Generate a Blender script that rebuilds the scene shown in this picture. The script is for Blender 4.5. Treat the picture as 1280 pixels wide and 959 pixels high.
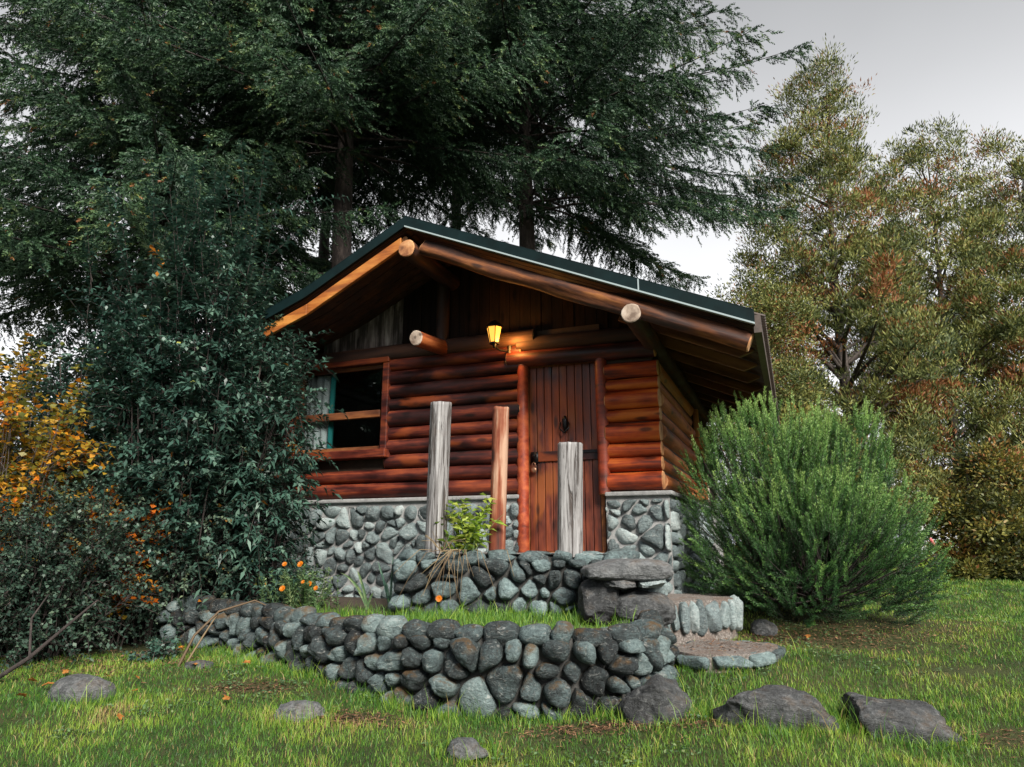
import bpy, bmesh, math, random
import numpy as np
from mathutils import Vector, Matrix, noise as mnoise

for o in list(bpy.data.objects):
    bpy.data.objects.remove(o)
SC = bpy.context.scene
COL = SC.collection
rad = math.radians

# ------------------------------------------------------------------ camera
cam_d = bpy.data.cameras.new('camera')
cam = bpy.data.objects.new('camera', cam_d)
COL.objects.link(cam)
cam.location = (0, 0, 1.25)
cam.rotation_euler = (rad(90 + 13.0), 0, 0)
cam_d.sensor_width = 36
cam_d.lens = 36 * 870 / 1280
cam_d.clip_start = 0.05
cam_d.clip_end = 3000
SC.camera = cam

# ------------------------------------------------------------------ sky, sun, exposure
SUN_EL, SUN_AZ = 36, 24         # light from the front right of the cabin, behind the camera
w = bpy.data.worlds.new('World')
SC.world = w
w.use_nodes = True
nt = w.node_tree
nt.nodes.clear()
n_out = nt.nodes.new('ShaderNodeOutputWorld')
n_bg = nt.nodes.new('ShaderNodeBackground')
n_bg.inputs['Strength'].default_value = 0.1
sky = nt.nodes.new('ShaderNodeTexSky')
sky.sky_type = 'NISHITA'
sky.sun_disc = False
sky.sun_elevation = rad(SUN_EL)
sky.sun_rotation = rad(180 - SUN_AZ)
sky.dust_density = 4.0
hsv = nt.nodes.new('ShaderNodeHueSaturation')
hsv.inputs['Saturation'].default_value = 0.25
hsv.inputs['Value'].default_value = 0.5
tc = nt.nodes.new('ShaderNodeTexCoord')
sep = nt.nodes.new('ShaderNodeSeparateXYZ')
nt.links.new(tc.outputs['Generated'], sep.inputs[0])
# overcast gradient shaped for the lighting: bright low ahead, dimmer overhead and behind
mr = nt.nodes.new('ShaderNodeMapRange')
mr.interpolation_type = 'SMOOTHSTEP'
mr.inputs['From Min'].default_value = 0.45
mr.inputs['From Max'].default_value = -0.35
mr.inputs['To Min'].default_value = 0.0
mr.inputs['To Max'].default_value = 1.0
nt.links.new(sep.outputs['Y'], mr.inputs['Value'])
mz = nt.nodes.new('ShaderNodeMapRange')
mz.interpolation_type = 'SMOOTHSTEP'
mz.inputs['From Min'].default_value = 0.22
mz.inputs['From Max'].default_value = 0.72
nt.links.new(sep.outputs['Z'], mz.inputs['Value'])
cn = nt.nodes.new('ShaderNodeTexNoise')
cn.inputs['Scale'].default_value = 1.6
cn.inputs['Detail'].default_value = 4
nt.links.new(tc.outputs['Generated'], cn.inputs['Vector'])
ahead = nt.nodes.new('ShaderNodeMix'); ahead.data_type = 'RGBA'
ahead.inputs['A'].default_value = (6.6, 6.65, 6.8, 1)
ahead.inputs['B'].default_value = (2.5, 2.54, 2.62, 1)
nt.links.new(mz.outputs['Result'], ahead.inputs['Factor'])
cmul = nt.nodes.new('ShaderNodeMapRange')
cmul.inputs['From Min'].default_value = 0.3; cmul.inputs['From Max'].default_value = 0.7
cmul.inputs['To Min'].default_value = 0.9; cmul.inputs['To Max'].default_value = 1.1
nt.links.new(cn.outputs['Fac'], cmul.inputs['Value'])
amul = nt.nodes.new('ShaderNodeVectorMath'); amul.operation = 'SCALE'
nt.links.new(ahead.outputs['Result'], amul.inputs[0])
nt.links.new(cmul.outputs['Result'], amul.inputs['Scale'])
over = nt.nodes.new('ShaderNodeMix'); over.data_type = 'RGBA'
over.inputs['B'].default_value = (2.4, 2.6, 3.0, 1)
nt.links.new(mr.outputs['Result'], over.inputs['Factor'])
nt.links.new(amul.outputs['Vector'], over.inputs['A'])
mixs = nt.nodes.new('ShaderNodeMix'); mixs.data_type = 'RGBA'
mixs.inputs['Factor'].default_value = 0.85
nt.links.new(sky.outputs['Color'], hsv.inputs['Color'])
nt.links.new(hsv.outputs['Color'], mixs.inputs['A'])
nt.links.new(over.outputs['Result'], mixs.inputs['B'])
nt.links.new(mixs.outputs['Result'], n_bg.inputs['Color'])
nt.links.new(n_bg.outputs[0], n_out.inputs['Surface'])

sun_d = bpy.data.lights.new('sun', 'SUN')
sun = bpy.data.objects.new('sun', sun_d)
COL.objects.link(sun)
sun_d.energy = 3.9
sun_d.angle = rad(22)
sun_d.color = (1.0, 0.95, 0.87)
sdir = Vector((math.sin(rad(SUN_AZ)) * math.cos(rad(SUN_EL)), -math.cos(rad(SUN_AZ)) * math.cos(rad(SUN_EL)), math.sin(rad(SUN_EL))))
sun.rotation_euler = sdir.to_track_quat('Z', 'Y').to_euler()
sun.location = sdir * 50

vs = SC.view_settings
vs.view_transform = 'Standard'
vs.look = 'None'
vs.exposure = 0.95
vs.gamma = 1.0
vs.use_curve_mapping = False
cy = SC.cycles
cy.use_denoising = True
cy.max_bounces = 6
cy.diffuse_bounces = 3
cy.glossy_bounces = 2
cy.transmission_bounces = 4
cy.transparent_max_bounces = 8
cy.sample_clamp_indirect = 6.0
cy.caustics_reflective = False
cy.caustics_refractive = False

# ------------------------------------------------------------------ helpers
def tag(o, label, cat, group=None):
    o['label'] = label
    o['category'] = cat
    if group: o['group'] = group
    return o

def struct(o, kind='structure'):
    o['kind'] = kind
    return o

def empty(name, loc=(0, 0, 0), rz=0.0):
    o = bpy.data.objects.new(name, None)
    o.empty_display_size = 0.2
    COL.objects.link(o)
    o.location = loc
    o.rotation_euler = (0, 0, rz)
    return o

def link(name, me, parent=None):
    o = bpy.data.objects.new(name, me)
    COL.objects.link(o)
    if parent: o.parent = parent
    return o

def np_mesh(name, V, F, mats, parent=None, var=None, mi=None, smooth=False):
    """V (n,3); F: list of (m,k) int arrays; var: per-face floats"""
    V = np.asarray(V, dtype=np.float32)
    F = F if isinstance(F, list) else [F]
    F = [np.asarray(f, dtype=np.int32) for f in F if len(f)]
    me = bpy.data.meshes.new(name)
    me.vertices.add(len(V))
    me.vertices.foreach_set('co', V.ravel())
    tot = np.concatenate([np.full(len(f), f.shape[1], np.int32) for f in F])
    me.loops.add(int(tot.sum()))
    me.loops.foreach_set('vertex_index', np.concatenate([f.ravel() for f in F]))
    me.polygons.add(len(tot))
    st = np.concatenate([[0], np.cumsum(tot)[:-1]]).astype(np.int32)
    me.polygons.foreach_set('loop_start', st)
    if smooth:
        me.polygons.foreach_set('use_smooth', np.ones(len(tot), bool))
    mats = mats if isinstance(mats, (list, tuple)) else [mats]
    for m in mats: me.materials.append(m)
    if mi is not None:
        me.polygons.foreach_set('material_index', np.asarray(mi, np.int32))
    me.update(calc_edges=True)
    if var is not None:
        a = me.attributes.new('var', 'FLOAT', 'FACE')
        a.data.foreach_set('value', np.asarray(var, np.float32))
    me.validate()
    return link(name, me, parent)

class MB:
    """collects simple shapes into ONE mesh"""
    def __init__(self):
        self.V = []; self.F = []; self.var = []; self.mi = []; self.n = 0
    def add(self, V, F, var=0.0, mi=0):
        V = np.asarray(V, float)
        self.V.append(V)
        for f in F:
            self.F.append([i + self.n for i in f]); self.var.append(var); self.mi.append(mi)
        self.n += len(V)
    def box(self, lo, hi, M=None, var=0.0, mi=0):
        x0, y0, z0 = lo; x1, y1, z1 = hi
        V = np.array([(x0, y0, z0), (x1, y0, z0), (x1, y1, z0), (x0, y1, z0), (x0, y0, z1), (x1, y0, z1), (x1, y1, z1), (x0, y1, z1)], float)
        if M is not None:
            V = np.array([M @ Vector(p) for p in V])
        self.add(V, [(3, 2, 1, 0), (4, 5, 6, 7), (0, 1, 5, 4), (1, 2, 6, 5), (2, 3, 7, 6), (3, 0, 4, 7)], var, mi)
    def tube(self, pts, rads, n=8, var=0.0, mi=0, cap=True, capmi=None, rough=0.0, seed=0):
        pts = [Vector(p) for p in pts]
        rg = random.Random(seed)
        V = []; F = []
        prev = None
        for i, p in enumerate(pts):
            d = (pts[min(i + 1, len(pts) - 1)] - pts[max(i - 1, 0)])
            d = d.normalized() if d.length > 1e-9 else Vector((0, 0, 1))
            if prev is None:
                up = Vector((0, 0, 1)) if abs(d.z) < 0.9 else Vector((1, 0, 0))
                a = d.cross(up).normalized()
            else:
                a = (prev - d * prev.dot(d)).normalized()
            prev = a
            b = d.cross(a)
            r = rads[i] if hasattr(rads, '__len__') else rads
            for k in range(n):
                t = 2 * math.pi * k / n
                rr = r * (1 + rough * rg.uniform(-1, 1))
                V.append(p + (a * math.cos(t) + b * math.sin(t)) * rr)
        m = len(pts)
        for i in range(m - 1):
            for k in range(n):
                k2 = (k + 1) % n
                F.append((i * n + k, i * n + k2, (i + 1) * n + k2, (i + 1) * n + k))
        self.add([tuple(v) for v in V], F, var, mi)
        if cap:
            base = self.n - len(V)
            cm = mi if capmi is None else capmi
            self.F.append([base + k for k in reversed(range(n))]); self.var.append(var); self.mi.append(cm)
            self.F.append([base + (m - 1) * n + k for k in range(n)]); self.var.append(var); self.mi.append(cm)
    def build(self, name, mats, parent=None, smooth=False, bevel=0.0):
        V = np.concatenate(self.V) if self.V else np.zeros((0, 3))
        me = bpy.data.meshes.new(name)
        me.from_pydata([tuple(v) for v in V], [], self.F)
        mats = mats if isinstance(mats, (list, tuple)) else [mats]
        for m in mats: me.materials.append(m)
        me.polygons.foreach_set('material_index', np.array(self.mi, np.int32))
        a = me.attributes.new('var', 'FLOAT', 'FACE')
        a.data.foreach_set('value', np.array(self.var, np.float32))
        if smooth:
            me.polygons.foreach_set('use_smooth', np.array([len(f) <= 4 for f in self.F]))
        me.update()
        o = link(name, me, parent)
        if bevel:
            b = o.modifiers.new('bevel', 'BEVEL'); b.width = bevel; b.segments = 2; b.limit_method = 'ANGLE'
        return o

def fbm(p, s=1.0, oc=4):
    return mnoise.fractal(Vector(p) * s, 0.9, 2.0, oc)

# ------------------------------------------------------------------ materials
def new_mat(name):
    m = bpy.data.materials.new(name)
    m.use_nodes = True
    t = m.node_tree
    b = t.nodes['Principled BSDF']
    return m, t, b

def ramp(t, fac, stops, interp='LINEAR'):
    r = t.nodes.new('ShaderNodeValToRGB')
    r.color_ramp.interpolation = interp
    while len(r.color_ramp.elements) < len(stops): r.color_ramp.elements.new(0.5)
    for e, (p, c) in zip(r.color_ramp.elements, stops):
        e.position = p; e.color = (*c, 1)
    t.links.new(fac, r.inputs['Fac'])
    return r.outputs['Color']

def mathn(t, op, a, b=None):
    n = t.nodes.new('ShaderNodeMath'); n.operation = op
    for i, x in enumerate((a, b)):
        if x is None: continue
        if isinstance(x, (int, float)): n.inputs[i].default_value = x
        else: t.links.new(x, n.inputs[i])
    return n.outputs[0]

def noise_n(t, vec, scale, detail=5, rough=0.6, dist=0.0):
    n = t.nodes.new('ShaderNodeTexNoise')
    n.inputs['Scale'].default_value = scale
    n.inputs['Detail'].default_value = detail
    n.inputs['Roughness'].default_value = rough
    n.inputs['Distortion'].default_value = dist
    if vec is not None: t.links.new(vec, n.inputs['Vector'])
    return n.outputs['Fac']

def mapping(t, vec, scale=(1, 1, 1), loc=None):
    m = t.nodes.new('ShaderNodeMapping')
    m.inputs['Scale'].default_value = scale
    if loc is not None: t.links.new(loc, m.inputs['Location'])
    t.links.new(vec, m.inputs['Vector'])
    return m.outputs[0]

def bump(t, b, h, strength=0.5, dist=0.02):
    n = t.nodes.new('ShaderNodeBump')
    n.inputs['Strength'].default_value = strength
    n.inputs['Distance'].default_value = dist
    t.links.new(h, n.inputs['Height'])
    t.links.new(n.outputs[0], b.inputs['Normal'])

def mixc(t, fac, a, b, mode='MIX'):
    m = t.nodes.new('ShaderNodeMix'); m.data_type = 'RGBA'; m.blend_type = mode
    for s, x in (('Factor', fac), ('A', a), ('B', b)):
        if isinstance(x, (int, float)): m.inputs[s].default_value = x
        elif isinstance(x, tuple): m.inputs[s].default_value = (*x, 1)
        else: t.links.new(x, m.inputs[s])
    return m.outputs['Result']

def attr(t, name='var'):
    n = t.nodes.new('ShaderNodeAttribute'); n.attribute_name = name
    return n.outputs['Fac']

def objco(t):
    return t.nodes.new('ShaderNodeTexCoord').outputs['Object']

def objrand(t):
    return t.nodes.new('ShaderNodeObjectInfo').outputs['Random']

def wood(name, stops, axis='x', rough=0.45, grain=22, bumpd=0.006, bumps=0.6, patch=None, coat=0.0, spec=0.5):
    m, t, b = new_mat(name)
    co = objco(t)
    rnd = objrand(t)
    off = t.nodes.new('ShaderNodeCombineXYZ')
    r10 = mathn(t, 'MULTIPLY', rnd, 37.0)
    for i in range(3): t.links.new(r10, off.inputs[i])
    sc = {'x': (0.9, grain, grain), 'y': (grain, 0.9, grain), 'z': (grain, grain, 0.9)}[axis]
    v = mapping(t, co, sc, off.outputs[0])
    g = noise_n(t, v, 1.0, 6, 0.65, 0.4)
    v2 = mapping(t, co, tuple(1.6 if s < 1 else 5.0 for s in sc), off.outputs[0])
    p = noise_n(t, v2, 1.0, 4, 0.6)
    f = mathn(t, 'ADD', mathn(t, 'MULTIPLY', g, 0.55), mathn(t, 'MULTIPLY', p, 0.6))
    f = mathn(t, 'ADD', f, mathn(t, 'MULTIPLY', mathn(t, 'SUBTRACT', rnd, 0.5), 0.16))
    f = mathn(t, 'ADD', mathn(t, 'MULTIPLY', mathn(t, 'SUBTRACT', f, 0.575), 1.75), 0.575)
    c = ramp(t, f, stops)
    if patch:
        pk = noise_n(t, mapping(t, co, tuple(1.1 if s < 1 else 3.0 for s in sc), off.outputs[0]), 1.3, 3, 0.5)
        k = ramp(t, pk, [(0.56, (0, 0, 0)), (0.64, (1, 1, 1))])
        kk = t.nodes.new('ShaderNodeRGBToBW'); t.links.new(k, kk.inputs[0])
        c = mixc(t, mathn(t, 'MULTIPLY', kk.outputs[0], 0.75), c, patch)
    vor = t.nodes.new('ShaderNodeTexVoronoi'); vor.inputs['Scale'].default_value = 1.0
    t.links.new(mapping(t, co, tuple(2.2 if s_ < 1 else 7.0 for s_ in sc), off.outputs[0]), vor.inputs['Vector'])
    kn_ = t.nodes.new('ShaderNodeRGBToBW'); t.links.new(ramp(t, vor.outputs['Distance'], [(0.10, (1, 1, 1)), (0.2, (0, 0, 0))]), kn_.inputs[0])
    c = mixc(t, mathn(t, 'MULTIPLY', kn_.outputs[0], 0.75), c, tuple(x * .5 for x in stops[0][1]))
    t.links.new(c, b.inputs['Base Color'])
    rn = t.nodes.new('ShaderNodeMapRange'); rn.inputs['From Min'].default_value = .35; rn.inputs['From Max'].default_value = .65
    rn.inputs['To Min'].default_value = rough; rn.inputs['To Max'].default_value = min(1, rough + .35)
    t.links.new(p, rn.inputs['Value']); t.links.new(rn.outputs[0], b.inputs['Roughness'])
    b.inputs['Specular IOR Level'].default_value = spec
    if coat:
        b.inputs['Coat Weight'].default_value = coat
        b.inputs['Coat Roughness'].default_value = 0.35
    bump(t, b, g, bumps, bumpd)
    return m

M = {}
M['log'] = wood('shaded_varnished_log', [(0.3, (0.009, 0.004, 0.004)), (0.5, (0.030, 0.006, 0.005)), (0.66, (0.088, 0.014, 0.007)), (0.86, (0.22, 0.042, 0.011))], 'x', 0.42, 16, patch=(0.22, 0.045, 0.010), coat=0.1, spec=.35)  # darker copy of the log stain, left-front shade put into its colour
M['log_side'] = wood('sunlit_side_log', [(0.25, (0.06, 0.016, 0.008)), (0.5, (0.32, 0.07, 0.015)), (0.8, (0.58, 0.20, 0.06))], 'x', 0.42, 16, coat=0.2)  # brighter copy for the side wall, sunlight put into its colour
M['log_right'] = wood('lit_orange_log', [(0.25, (0.018, 0.006, 0.005)), (0.42, (0.13, 0.018, 0.006)), (0.6, (0.36, 0.052, 0.008)), (0.85, (0.60, 0.15, 0.018))], 'x', 0.45, 16, coat=0.1, spec=.35)  # brighter copy right of the door, direct light put into its colour
M['post_red'] = wood('red_door_post', [(0.25, (0.07, 0.014, 0.008)), (0.55, (0.28, 0.038, 0.010)), (0.85, (0.46, 0.10, 0.026))], 'z', 0.4, 18, coat=0.2)
M['dark_wood'] = wood('dark_stained_wood', [(0.3, (0.009, 0.005, 0.004)), (0.55, (0.028, 0.012, 0.008)), (0.8, (0.07, 0.028, 0.015))], 'x', 0.55, 14)
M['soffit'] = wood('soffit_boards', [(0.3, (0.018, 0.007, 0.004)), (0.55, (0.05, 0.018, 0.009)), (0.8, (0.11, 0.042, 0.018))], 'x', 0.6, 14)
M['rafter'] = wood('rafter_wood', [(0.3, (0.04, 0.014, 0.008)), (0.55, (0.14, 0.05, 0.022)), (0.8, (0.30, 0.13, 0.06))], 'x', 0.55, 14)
M['rake'] = wood('orange_rake_log', [(0.25, (0.07, 0.02, 0.008)), (0.5, (0.34, 0.10, 0.016)), (0.78, (0.58, 0.24, 0.045))], 'x', 0.5, 12, bumpd=0.012)
M['door'] = wood('door_planks', [(0.25, (0.014, 0.005, 0.004)), (0.45, (0.12, 0.023, 0.009)), (0.8, (0.30, 0.064, 0.015))], 'z', 0.4, 16, patch=(0.28, 0.075, 0.014), coat=0.2)
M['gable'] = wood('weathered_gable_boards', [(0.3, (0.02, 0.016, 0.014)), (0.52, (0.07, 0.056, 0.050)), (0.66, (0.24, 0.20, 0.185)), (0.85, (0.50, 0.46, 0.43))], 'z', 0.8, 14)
M['rake_dark'] = wood('brown_rake_log', [(0.3, (0.014, 0.006, 0.004)), (0.52, (0.042, 0.013, 0.006)), (0.7, (0.14, 0.042, 0.010)), (0.88, (0.32, 0.12, 0.03))], 'x', 0.55, 12, bumpd=0.015)
M['sash'] = wood('brown_window_sash', [(0.3, (0.045, 0.014, 0.007)), (0.55, (0.14, 0.042, 0.012)), (0.85, (0.32, 0.12, 0.03))], 'x', 0.45, 18)
M['redpost'] = wood('red_bark_post', [(0.3, (0.010, 0.005, 0.004)), (0.46, (0.07, 0.016, 0.008)), (0.62, (0.17, 0.036, 0.014)), (0.74, (0.26, 0.09, 0.045)), (0.92, (0.45, 0.28, 0.19))], 'z', 0.75, 15, bumpd=0.016, bumps=0.9)
M['rail_end'] = wood('log_end_grain', [(0.3, (0.16, 0.11, 0.08)), (0.55, (0.42, 0.33, 0.26)), (0.8, (0.62, 0.54, 0.46))], 'x', 0.75, 9)
M['orange_end'] = wood('orange_end_grain', [(0.3, (0.22, 0.08, 0.03)), (0.55, (0.48, 0.22, 0.09)), (0.8, (0.62, 0.36, 0.18))], 'x', 0.65, 9)

def weathered(name):
    m, t, b = new_mat(name)
    co = objco(t)
    g = noise_n(t, mapping(t, co, (30, 30, 1.3)), 1.0, 6, 0.7, 0.8)
    cr = noise_n(t, mapping(t, co, (26, 26, 1.6)), 1.0, 4, 0.6, 1.0)
    c = ramp(t, g, [(0.3, (0.06, 0.053, 0.05)), (0.48, (0.21, 0.20, 0.197)), (0.72, (0.43, 0.425, 0.42))])
    crack = ramp(t, cr, [(0.39, (1, 1, 1)), (0.46, (0, 0, 0))])
    k = t.nodes.new('ShaderNodeRGBToBW'); t.links.new(crack, k.inputs[0])
    c = mixc(t, mathn(t, 'MULTIPLY', k.outputs[0], 0.9), c, (0.045, 0.032, 0.026))
    low = noise_n(t, co, 3.0, 4)
    br = ramp(t, low, [(0.55, (0, 0, 0)), (0.7, (1, 1, 1))])
    kb = t.nodes.new('ShaderNodeRGBToBW'); t.links.new(br, kb.inputs[0])
    c = mixc(t, mathn(t, 'MULTIPLY', kb.outputs[0], 0.35), c, (0.16, 0.11, 0.085))
    t.links.new(c, b.inputs['Base Color'])
    b.inputs['Roughness'].default_value = 0.85
    h = mathn(t, 'SUBTRACT', g, mathn(t, 'MULTIPLY', k.outputs[0], 0.8))
    bump(t, b, h, 0.9, 0.014)
    return m
M['grey_post'] = weathered('weathered_grey_post')

def stone_mat(name, stops, rough=0.75, moss=0.0, spot=(0.5, 0.5, 0.47), scale=1.0, spotk=0.45):
    m, t, b = new_mat(name)
    co = objco(t)
    v = attr(t)
    n1 = noise_n(t, co, 9 * scale, 6, 0.65, 0.3)
    n2 = noise_n(t, co, 46 * scale, 5, 0.7)
    n3 = noise_n(t, mapping(t, co, (1, 1, 2.4)), 16 * scale, 5, 0.7, 1.5)
    f = mathn(t, 'ADD', mathn(t, 'MULTIPLY', v, 0.62), mathn(t, 'MULTIPLY', mathn(t, 'ADD', mathn(t, 'MULTIPLY', mathn(t, 'SUBTRACT', n1, 0.5), 1.9), 0.5), 0.42))
    f = mathn(t, 'ADD', f, mathn(t, 'MULTIPLY', mathn(t, 'SUBTRACT', n2, 0.5), 0.75))
    c = ramp(t, f, stops)
    k = t.nodes.new('ShaderNodeRGBToBW'); t.links.new(ramp(t, n3, [(0.57, (0, 0, 0)), (0.68, (1, 1, 1))]), k.inputs[0])
    c = mixc(t, mathn(t, 'MULTIPLY', k.outputs[0], spotk), c, spot)
    dk = t.nodes.new('ShaderNodeRGBToBW'); t.links.new(ramp(t, n3, [(0.3, (1, 1, 1)), (0.42, (0, 0, 0))]), dk.inputs[0])
    c = mixc(t, mathn(t, 'MULTIPLY', dk.outputs[0], 0.6), c, (0.03, 0.036, 0.036))
    if moss:
        geo = t.nodes.new('ShaderNodeNewGeometry')
        s = t.nodes.new('ShaderNodeSeparateXYZ'); t.links.new(geo.outputs['Normal'], s.inputs[0])
        mn = noise_n(t, co, 6, 5, 0.7)
        mk = mathn(t, 'MULTIPLY', mathn(t, 'MAXIMUM', s.outputs['Z'], 0.0), mathn(t, 'MULTIPLY', mathn(t, 'MAXIMUM', mathn(t, 'SUBTRACT', mn, 0.5), 0.0), moss * 6))
        mk = mathn(t, 'MINIMUM', mk, 0.8)
        c = mixc(t, mk, c, (0.11, 0.06, 0.02))
    t.links.new(c, b.inputs['Base Color'])
    b.inputs['Roughness'].default_value = rough
    b.inputs['Specular IOR Level'].default_value = 0.35
    h = mathn(t, 'ADD', n2, mathn(t, 'MULTIPLY', n3, 1.2))
    bump(t, b, h, 0.95, 0.02)
    return m
TEAL = [(0.15, (0.018, 0.021, 0.022)), (0.38, (0.055, 0.070, 0.072)), (0.6, (0.125, 0.172, 0.175)), (0.85, (0.25, 0.33, 0.325)), (1.0, (0.36, 0.42, 0.41))]
M['stone'] = stone_mat('river_stone', TEAL, 0.62, 0.0)
M['stone_moss'] = stone_mat('mossy_river_stone', [(p, tuple(x * .72 for x in c)) for p, c in TEAL], 0.72, 1.6)
M['stone_pale'] = stone_mat('pale_river_stone', [(0.1, (0.05, 0.06, 0.062)), (0.35, (0.13, 0.165, 0.17)), (0.6, (0.25, 0.31, 0.31)), (0.85, (0.40, 0.46, 0.455)), (1.0, (0.52, 0.56, 0.55))], 0.62)
M['rock'] = stone_mat('dark_field_rock', [(0.15, (0.028, 0.029, 0.03)), (0.4, (0.075, 0.078, 0.08)), (0.65, (0.17, 0.175, 0.178)), (1.0, (0.34, 0.345, 0.345))], 0.8, 0.5, scale=0.8, spotk=0.2)

def mortar_mat(name, c0, c1, rough=0.9):
    m, t, b = new_mat(name)
    co = objco(t)
    n = noise_n(t, co, 14, 8, 0.7)
    t.links.new(ramp(t, n, [(0.3, c0), (0.7, c1)]), b.inputs['Base Color'])
    b.inputs['Roughness'].default_value = rough
    bump(t, b, noise_n(t, co, 60, 6, 0.7), 0.8, 0.01)
    return m
M['mortar'] = mortar_mat('pale_mortar', (0.19, 0.19, 0.187), (0.37, 0.367, 0.36))
M['mortar_dark'] = mortar_mat('dark_mortar', (0.028, 0.027, 0.025), (0.10, 0.098, 0.092))
M['concrete'] = mortar_mat('concrete_ledge', (0.20, 0.20, 0.197), (0.34, 0.34, 0.335))

def simple(name, col, rough=0.5, metal=0.0, nscale=0, namp=0.3, spec=0.5):
    m, t, b = new_mat(name)
    if nscale:
        n = noise_n(t, objco(t), nscale, 6, 0.65)
        t.links.new(ramp(t, n, [(0.3, tuple(x * (1 - namp) for x in col)), (0.7, tuple(min(1, x * (1 + namp)) for x in col))]), b.inputs['Base Color'])
        bump(t, b, n, 0.2, 0.004)
    else:
        b.inputs['Base Color'].default_value = (*col, 1)
    b.inputs['Roughness'].default_value = rough
    b.inputs['Metallic'].default_value = metal
    b.inputs['Specular IOR Level'].default_value = spec
    return m
M['roof'] = simple('dark_green_roof_metal', (0.0035, 0.0125, 0.0135), 0.6, 0.0, 5, 0.35, 0.15)
M['drip'] = simple('pale_drip_edge', (0.42, 0.50, 0.50), 0.35, 0.3)
M['eave'] = simple('brown_eave_trim', (0.075, 0.055, 0.045), 0.6, 0.0, 12, 0.4)
M['iron'] = simple('black_iron', (0.012, 0.012, 0.013), 0.4, 0.6, 30, 0.3)
M['brass'] = simple('worn_bronze', (0.30, 0.15, 0.09), 0.4, 0.7, 25, 0.3)
M['inside'] = simple('dim_interior_wall', (0.05, 0.03, 0.02), 0.8, 0.0, 6, 0.4)
M['curtain'] = simple('white_curtain_cloth', (0.86, 0.88, 0.88), 0.85, 0.0, 60, 0.06)
M['curtain_teal'] = simple('teal_curtain_cloth', (0.03, 0.30, 0.29), 0.85)
M['white_paint'] = simple('white_painted_metal', (0.72, 0.73, 0.74), 0.5)
M['red_paint'] = simple('dull_red_wall', (0.20, 0.03, 0.03), 0.7, 0, 8, 0.3)
M['brown_wall'] = simple('brown_board_wall', (0.14, 0.06, 0.035), 0.75, 0, 10, 0.4)

def glass_mat():
    m, t, b = new_mat('window_glass')
    t.nodes.remove(b)
    out = t.nodes['Material Output']
    gl = t.nodes.new('ShaderNodeBsdfGlossy'); gl.inputs['Roughness'].default_value = 0.02
    gl.inputs['Color'].default_value = (0.9, 0.95, 0.95, 1)
    tr = t.nodes.new('ShaderNodeBsdfTransparent'); tr.inputs['Color'].default_value = (0.82, 0.86, 0.86, 1)
    fr = t.nodes.new('ShaderNodeFresnel'); fr.inputs['IOR'].default_value = 1.6
    f2 = mathn(t, 'MULTIPLY', fr.outputs[0], 0.5)
    mx = t.nodes.new('ShaderNodeMixShader')
    t.links.new(f2, mx.inputs[0]); t.links.new(tr.outputs[0], mx.inputs[1]); t.links.new(gl.outputs[0], mx.inputs[2])
    t.links.new(mx.outputs[0], out.inputs['Surface'])
    return m
M['glass'] = glass_mat()

def lamp_glass():
    m, t, b = new_mat('lit_lantern_glass')
    b.inputs['Base Color'].default_value = (0.9, 0.6, 0.2, 1)
    b.inputs['Emission Color'].default_value = (1.0, 0.42, 0.05, 1)
    b.inputs['Emission Strength'].default_value = 0.85
    b.inputs['Roughness'].default_value = 0.3
    return m
M['lit_glass'] = lamp_glass()
def bulb():
    m, t, b = new_mat('lit_bulb')
    b.inputs['Emission Color'].default_value = (1.0, 0.8, 0.45, 1)
    b.inputs['Emission Strength'].default_value = 12
    return m
M['bulb'] = bulb()

def leaf_mat(name, stops, rough=0.5, trans=0.25, spec=0.4, tint=1.5):
    m, t, b = new_mat(name)
    v = attr(t)
    c = ramp(t, v, stops)
    t.links.new(c, b.inputs['Base Color'])
    b.inputs['Roughness'].default_value = rough
    b.inputs['Specular IOR Level'].default_value = spec
    if trans:
        tl = t.nodes.new('ShaderNodeBsdfTranslucent')
        hs = t.nodes.new('ShaderNodeHueSaturation'); hs.inputs['Value'].default_value = tint
        t.links.new(c, hs.inputs['Color']); t.links.new(hs.outputs[0], tl.inputs['Color'])
        mx = t.nodes.new('ShaderNodeMixShader'); mx.inputs[0].default_value = trans
        out = t.nodes['Material Output']
        t.links.new(b.outputs[0], mx.inputs[1]); t.links.new(tl.outputs[0], mx.inputs[2])
        t.links.new(mx.outputs[0], out.inputs['Surface'])
    return m
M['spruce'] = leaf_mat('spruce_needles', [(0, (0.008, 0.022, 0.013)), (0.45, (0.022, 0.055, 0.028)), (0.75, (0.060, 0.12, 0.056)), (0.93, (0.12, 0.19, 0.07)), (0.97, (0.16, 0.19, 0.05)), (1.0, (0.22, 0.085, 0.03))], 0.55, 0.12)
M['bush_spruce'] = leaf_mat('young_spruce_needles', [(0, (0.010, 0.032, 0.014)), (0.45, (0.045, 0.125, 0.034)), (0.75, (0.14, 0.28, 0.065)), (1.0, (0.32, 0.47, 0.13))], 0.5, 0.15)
M['cypress'] = leaf_mat('cypress_sprays', [(0, (0.022, 0.034, 0.016)), (0.3, (0.055, 0.080, 0.026)), (0.55, (0.155, 0.18, 0.050)), (0.72, (0.33, 0.33, 0.09)), (0.78, (0.16, 0.075, 0.025)), (0.9, (0.22, 0.085, 0.03)), (1.0, (0.30, 0.11, 0.035))], 0.6, 0.15)
M['privet'] = leaf_mat('glossy_teal_leaves', [(0, (0.014, 0.040, 0.030)), (0.5, (0.045, 0.100, 0.074)), (0.85, (0.12, 0.20, 0.145)), (0.95, (0.14, 0.19, 0.10)), (0.985, (0.30, 0.30, 0.05)), (1, (0.45, 0.16, 0.02))], 0.42, 0.12, 0.38)
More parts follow.
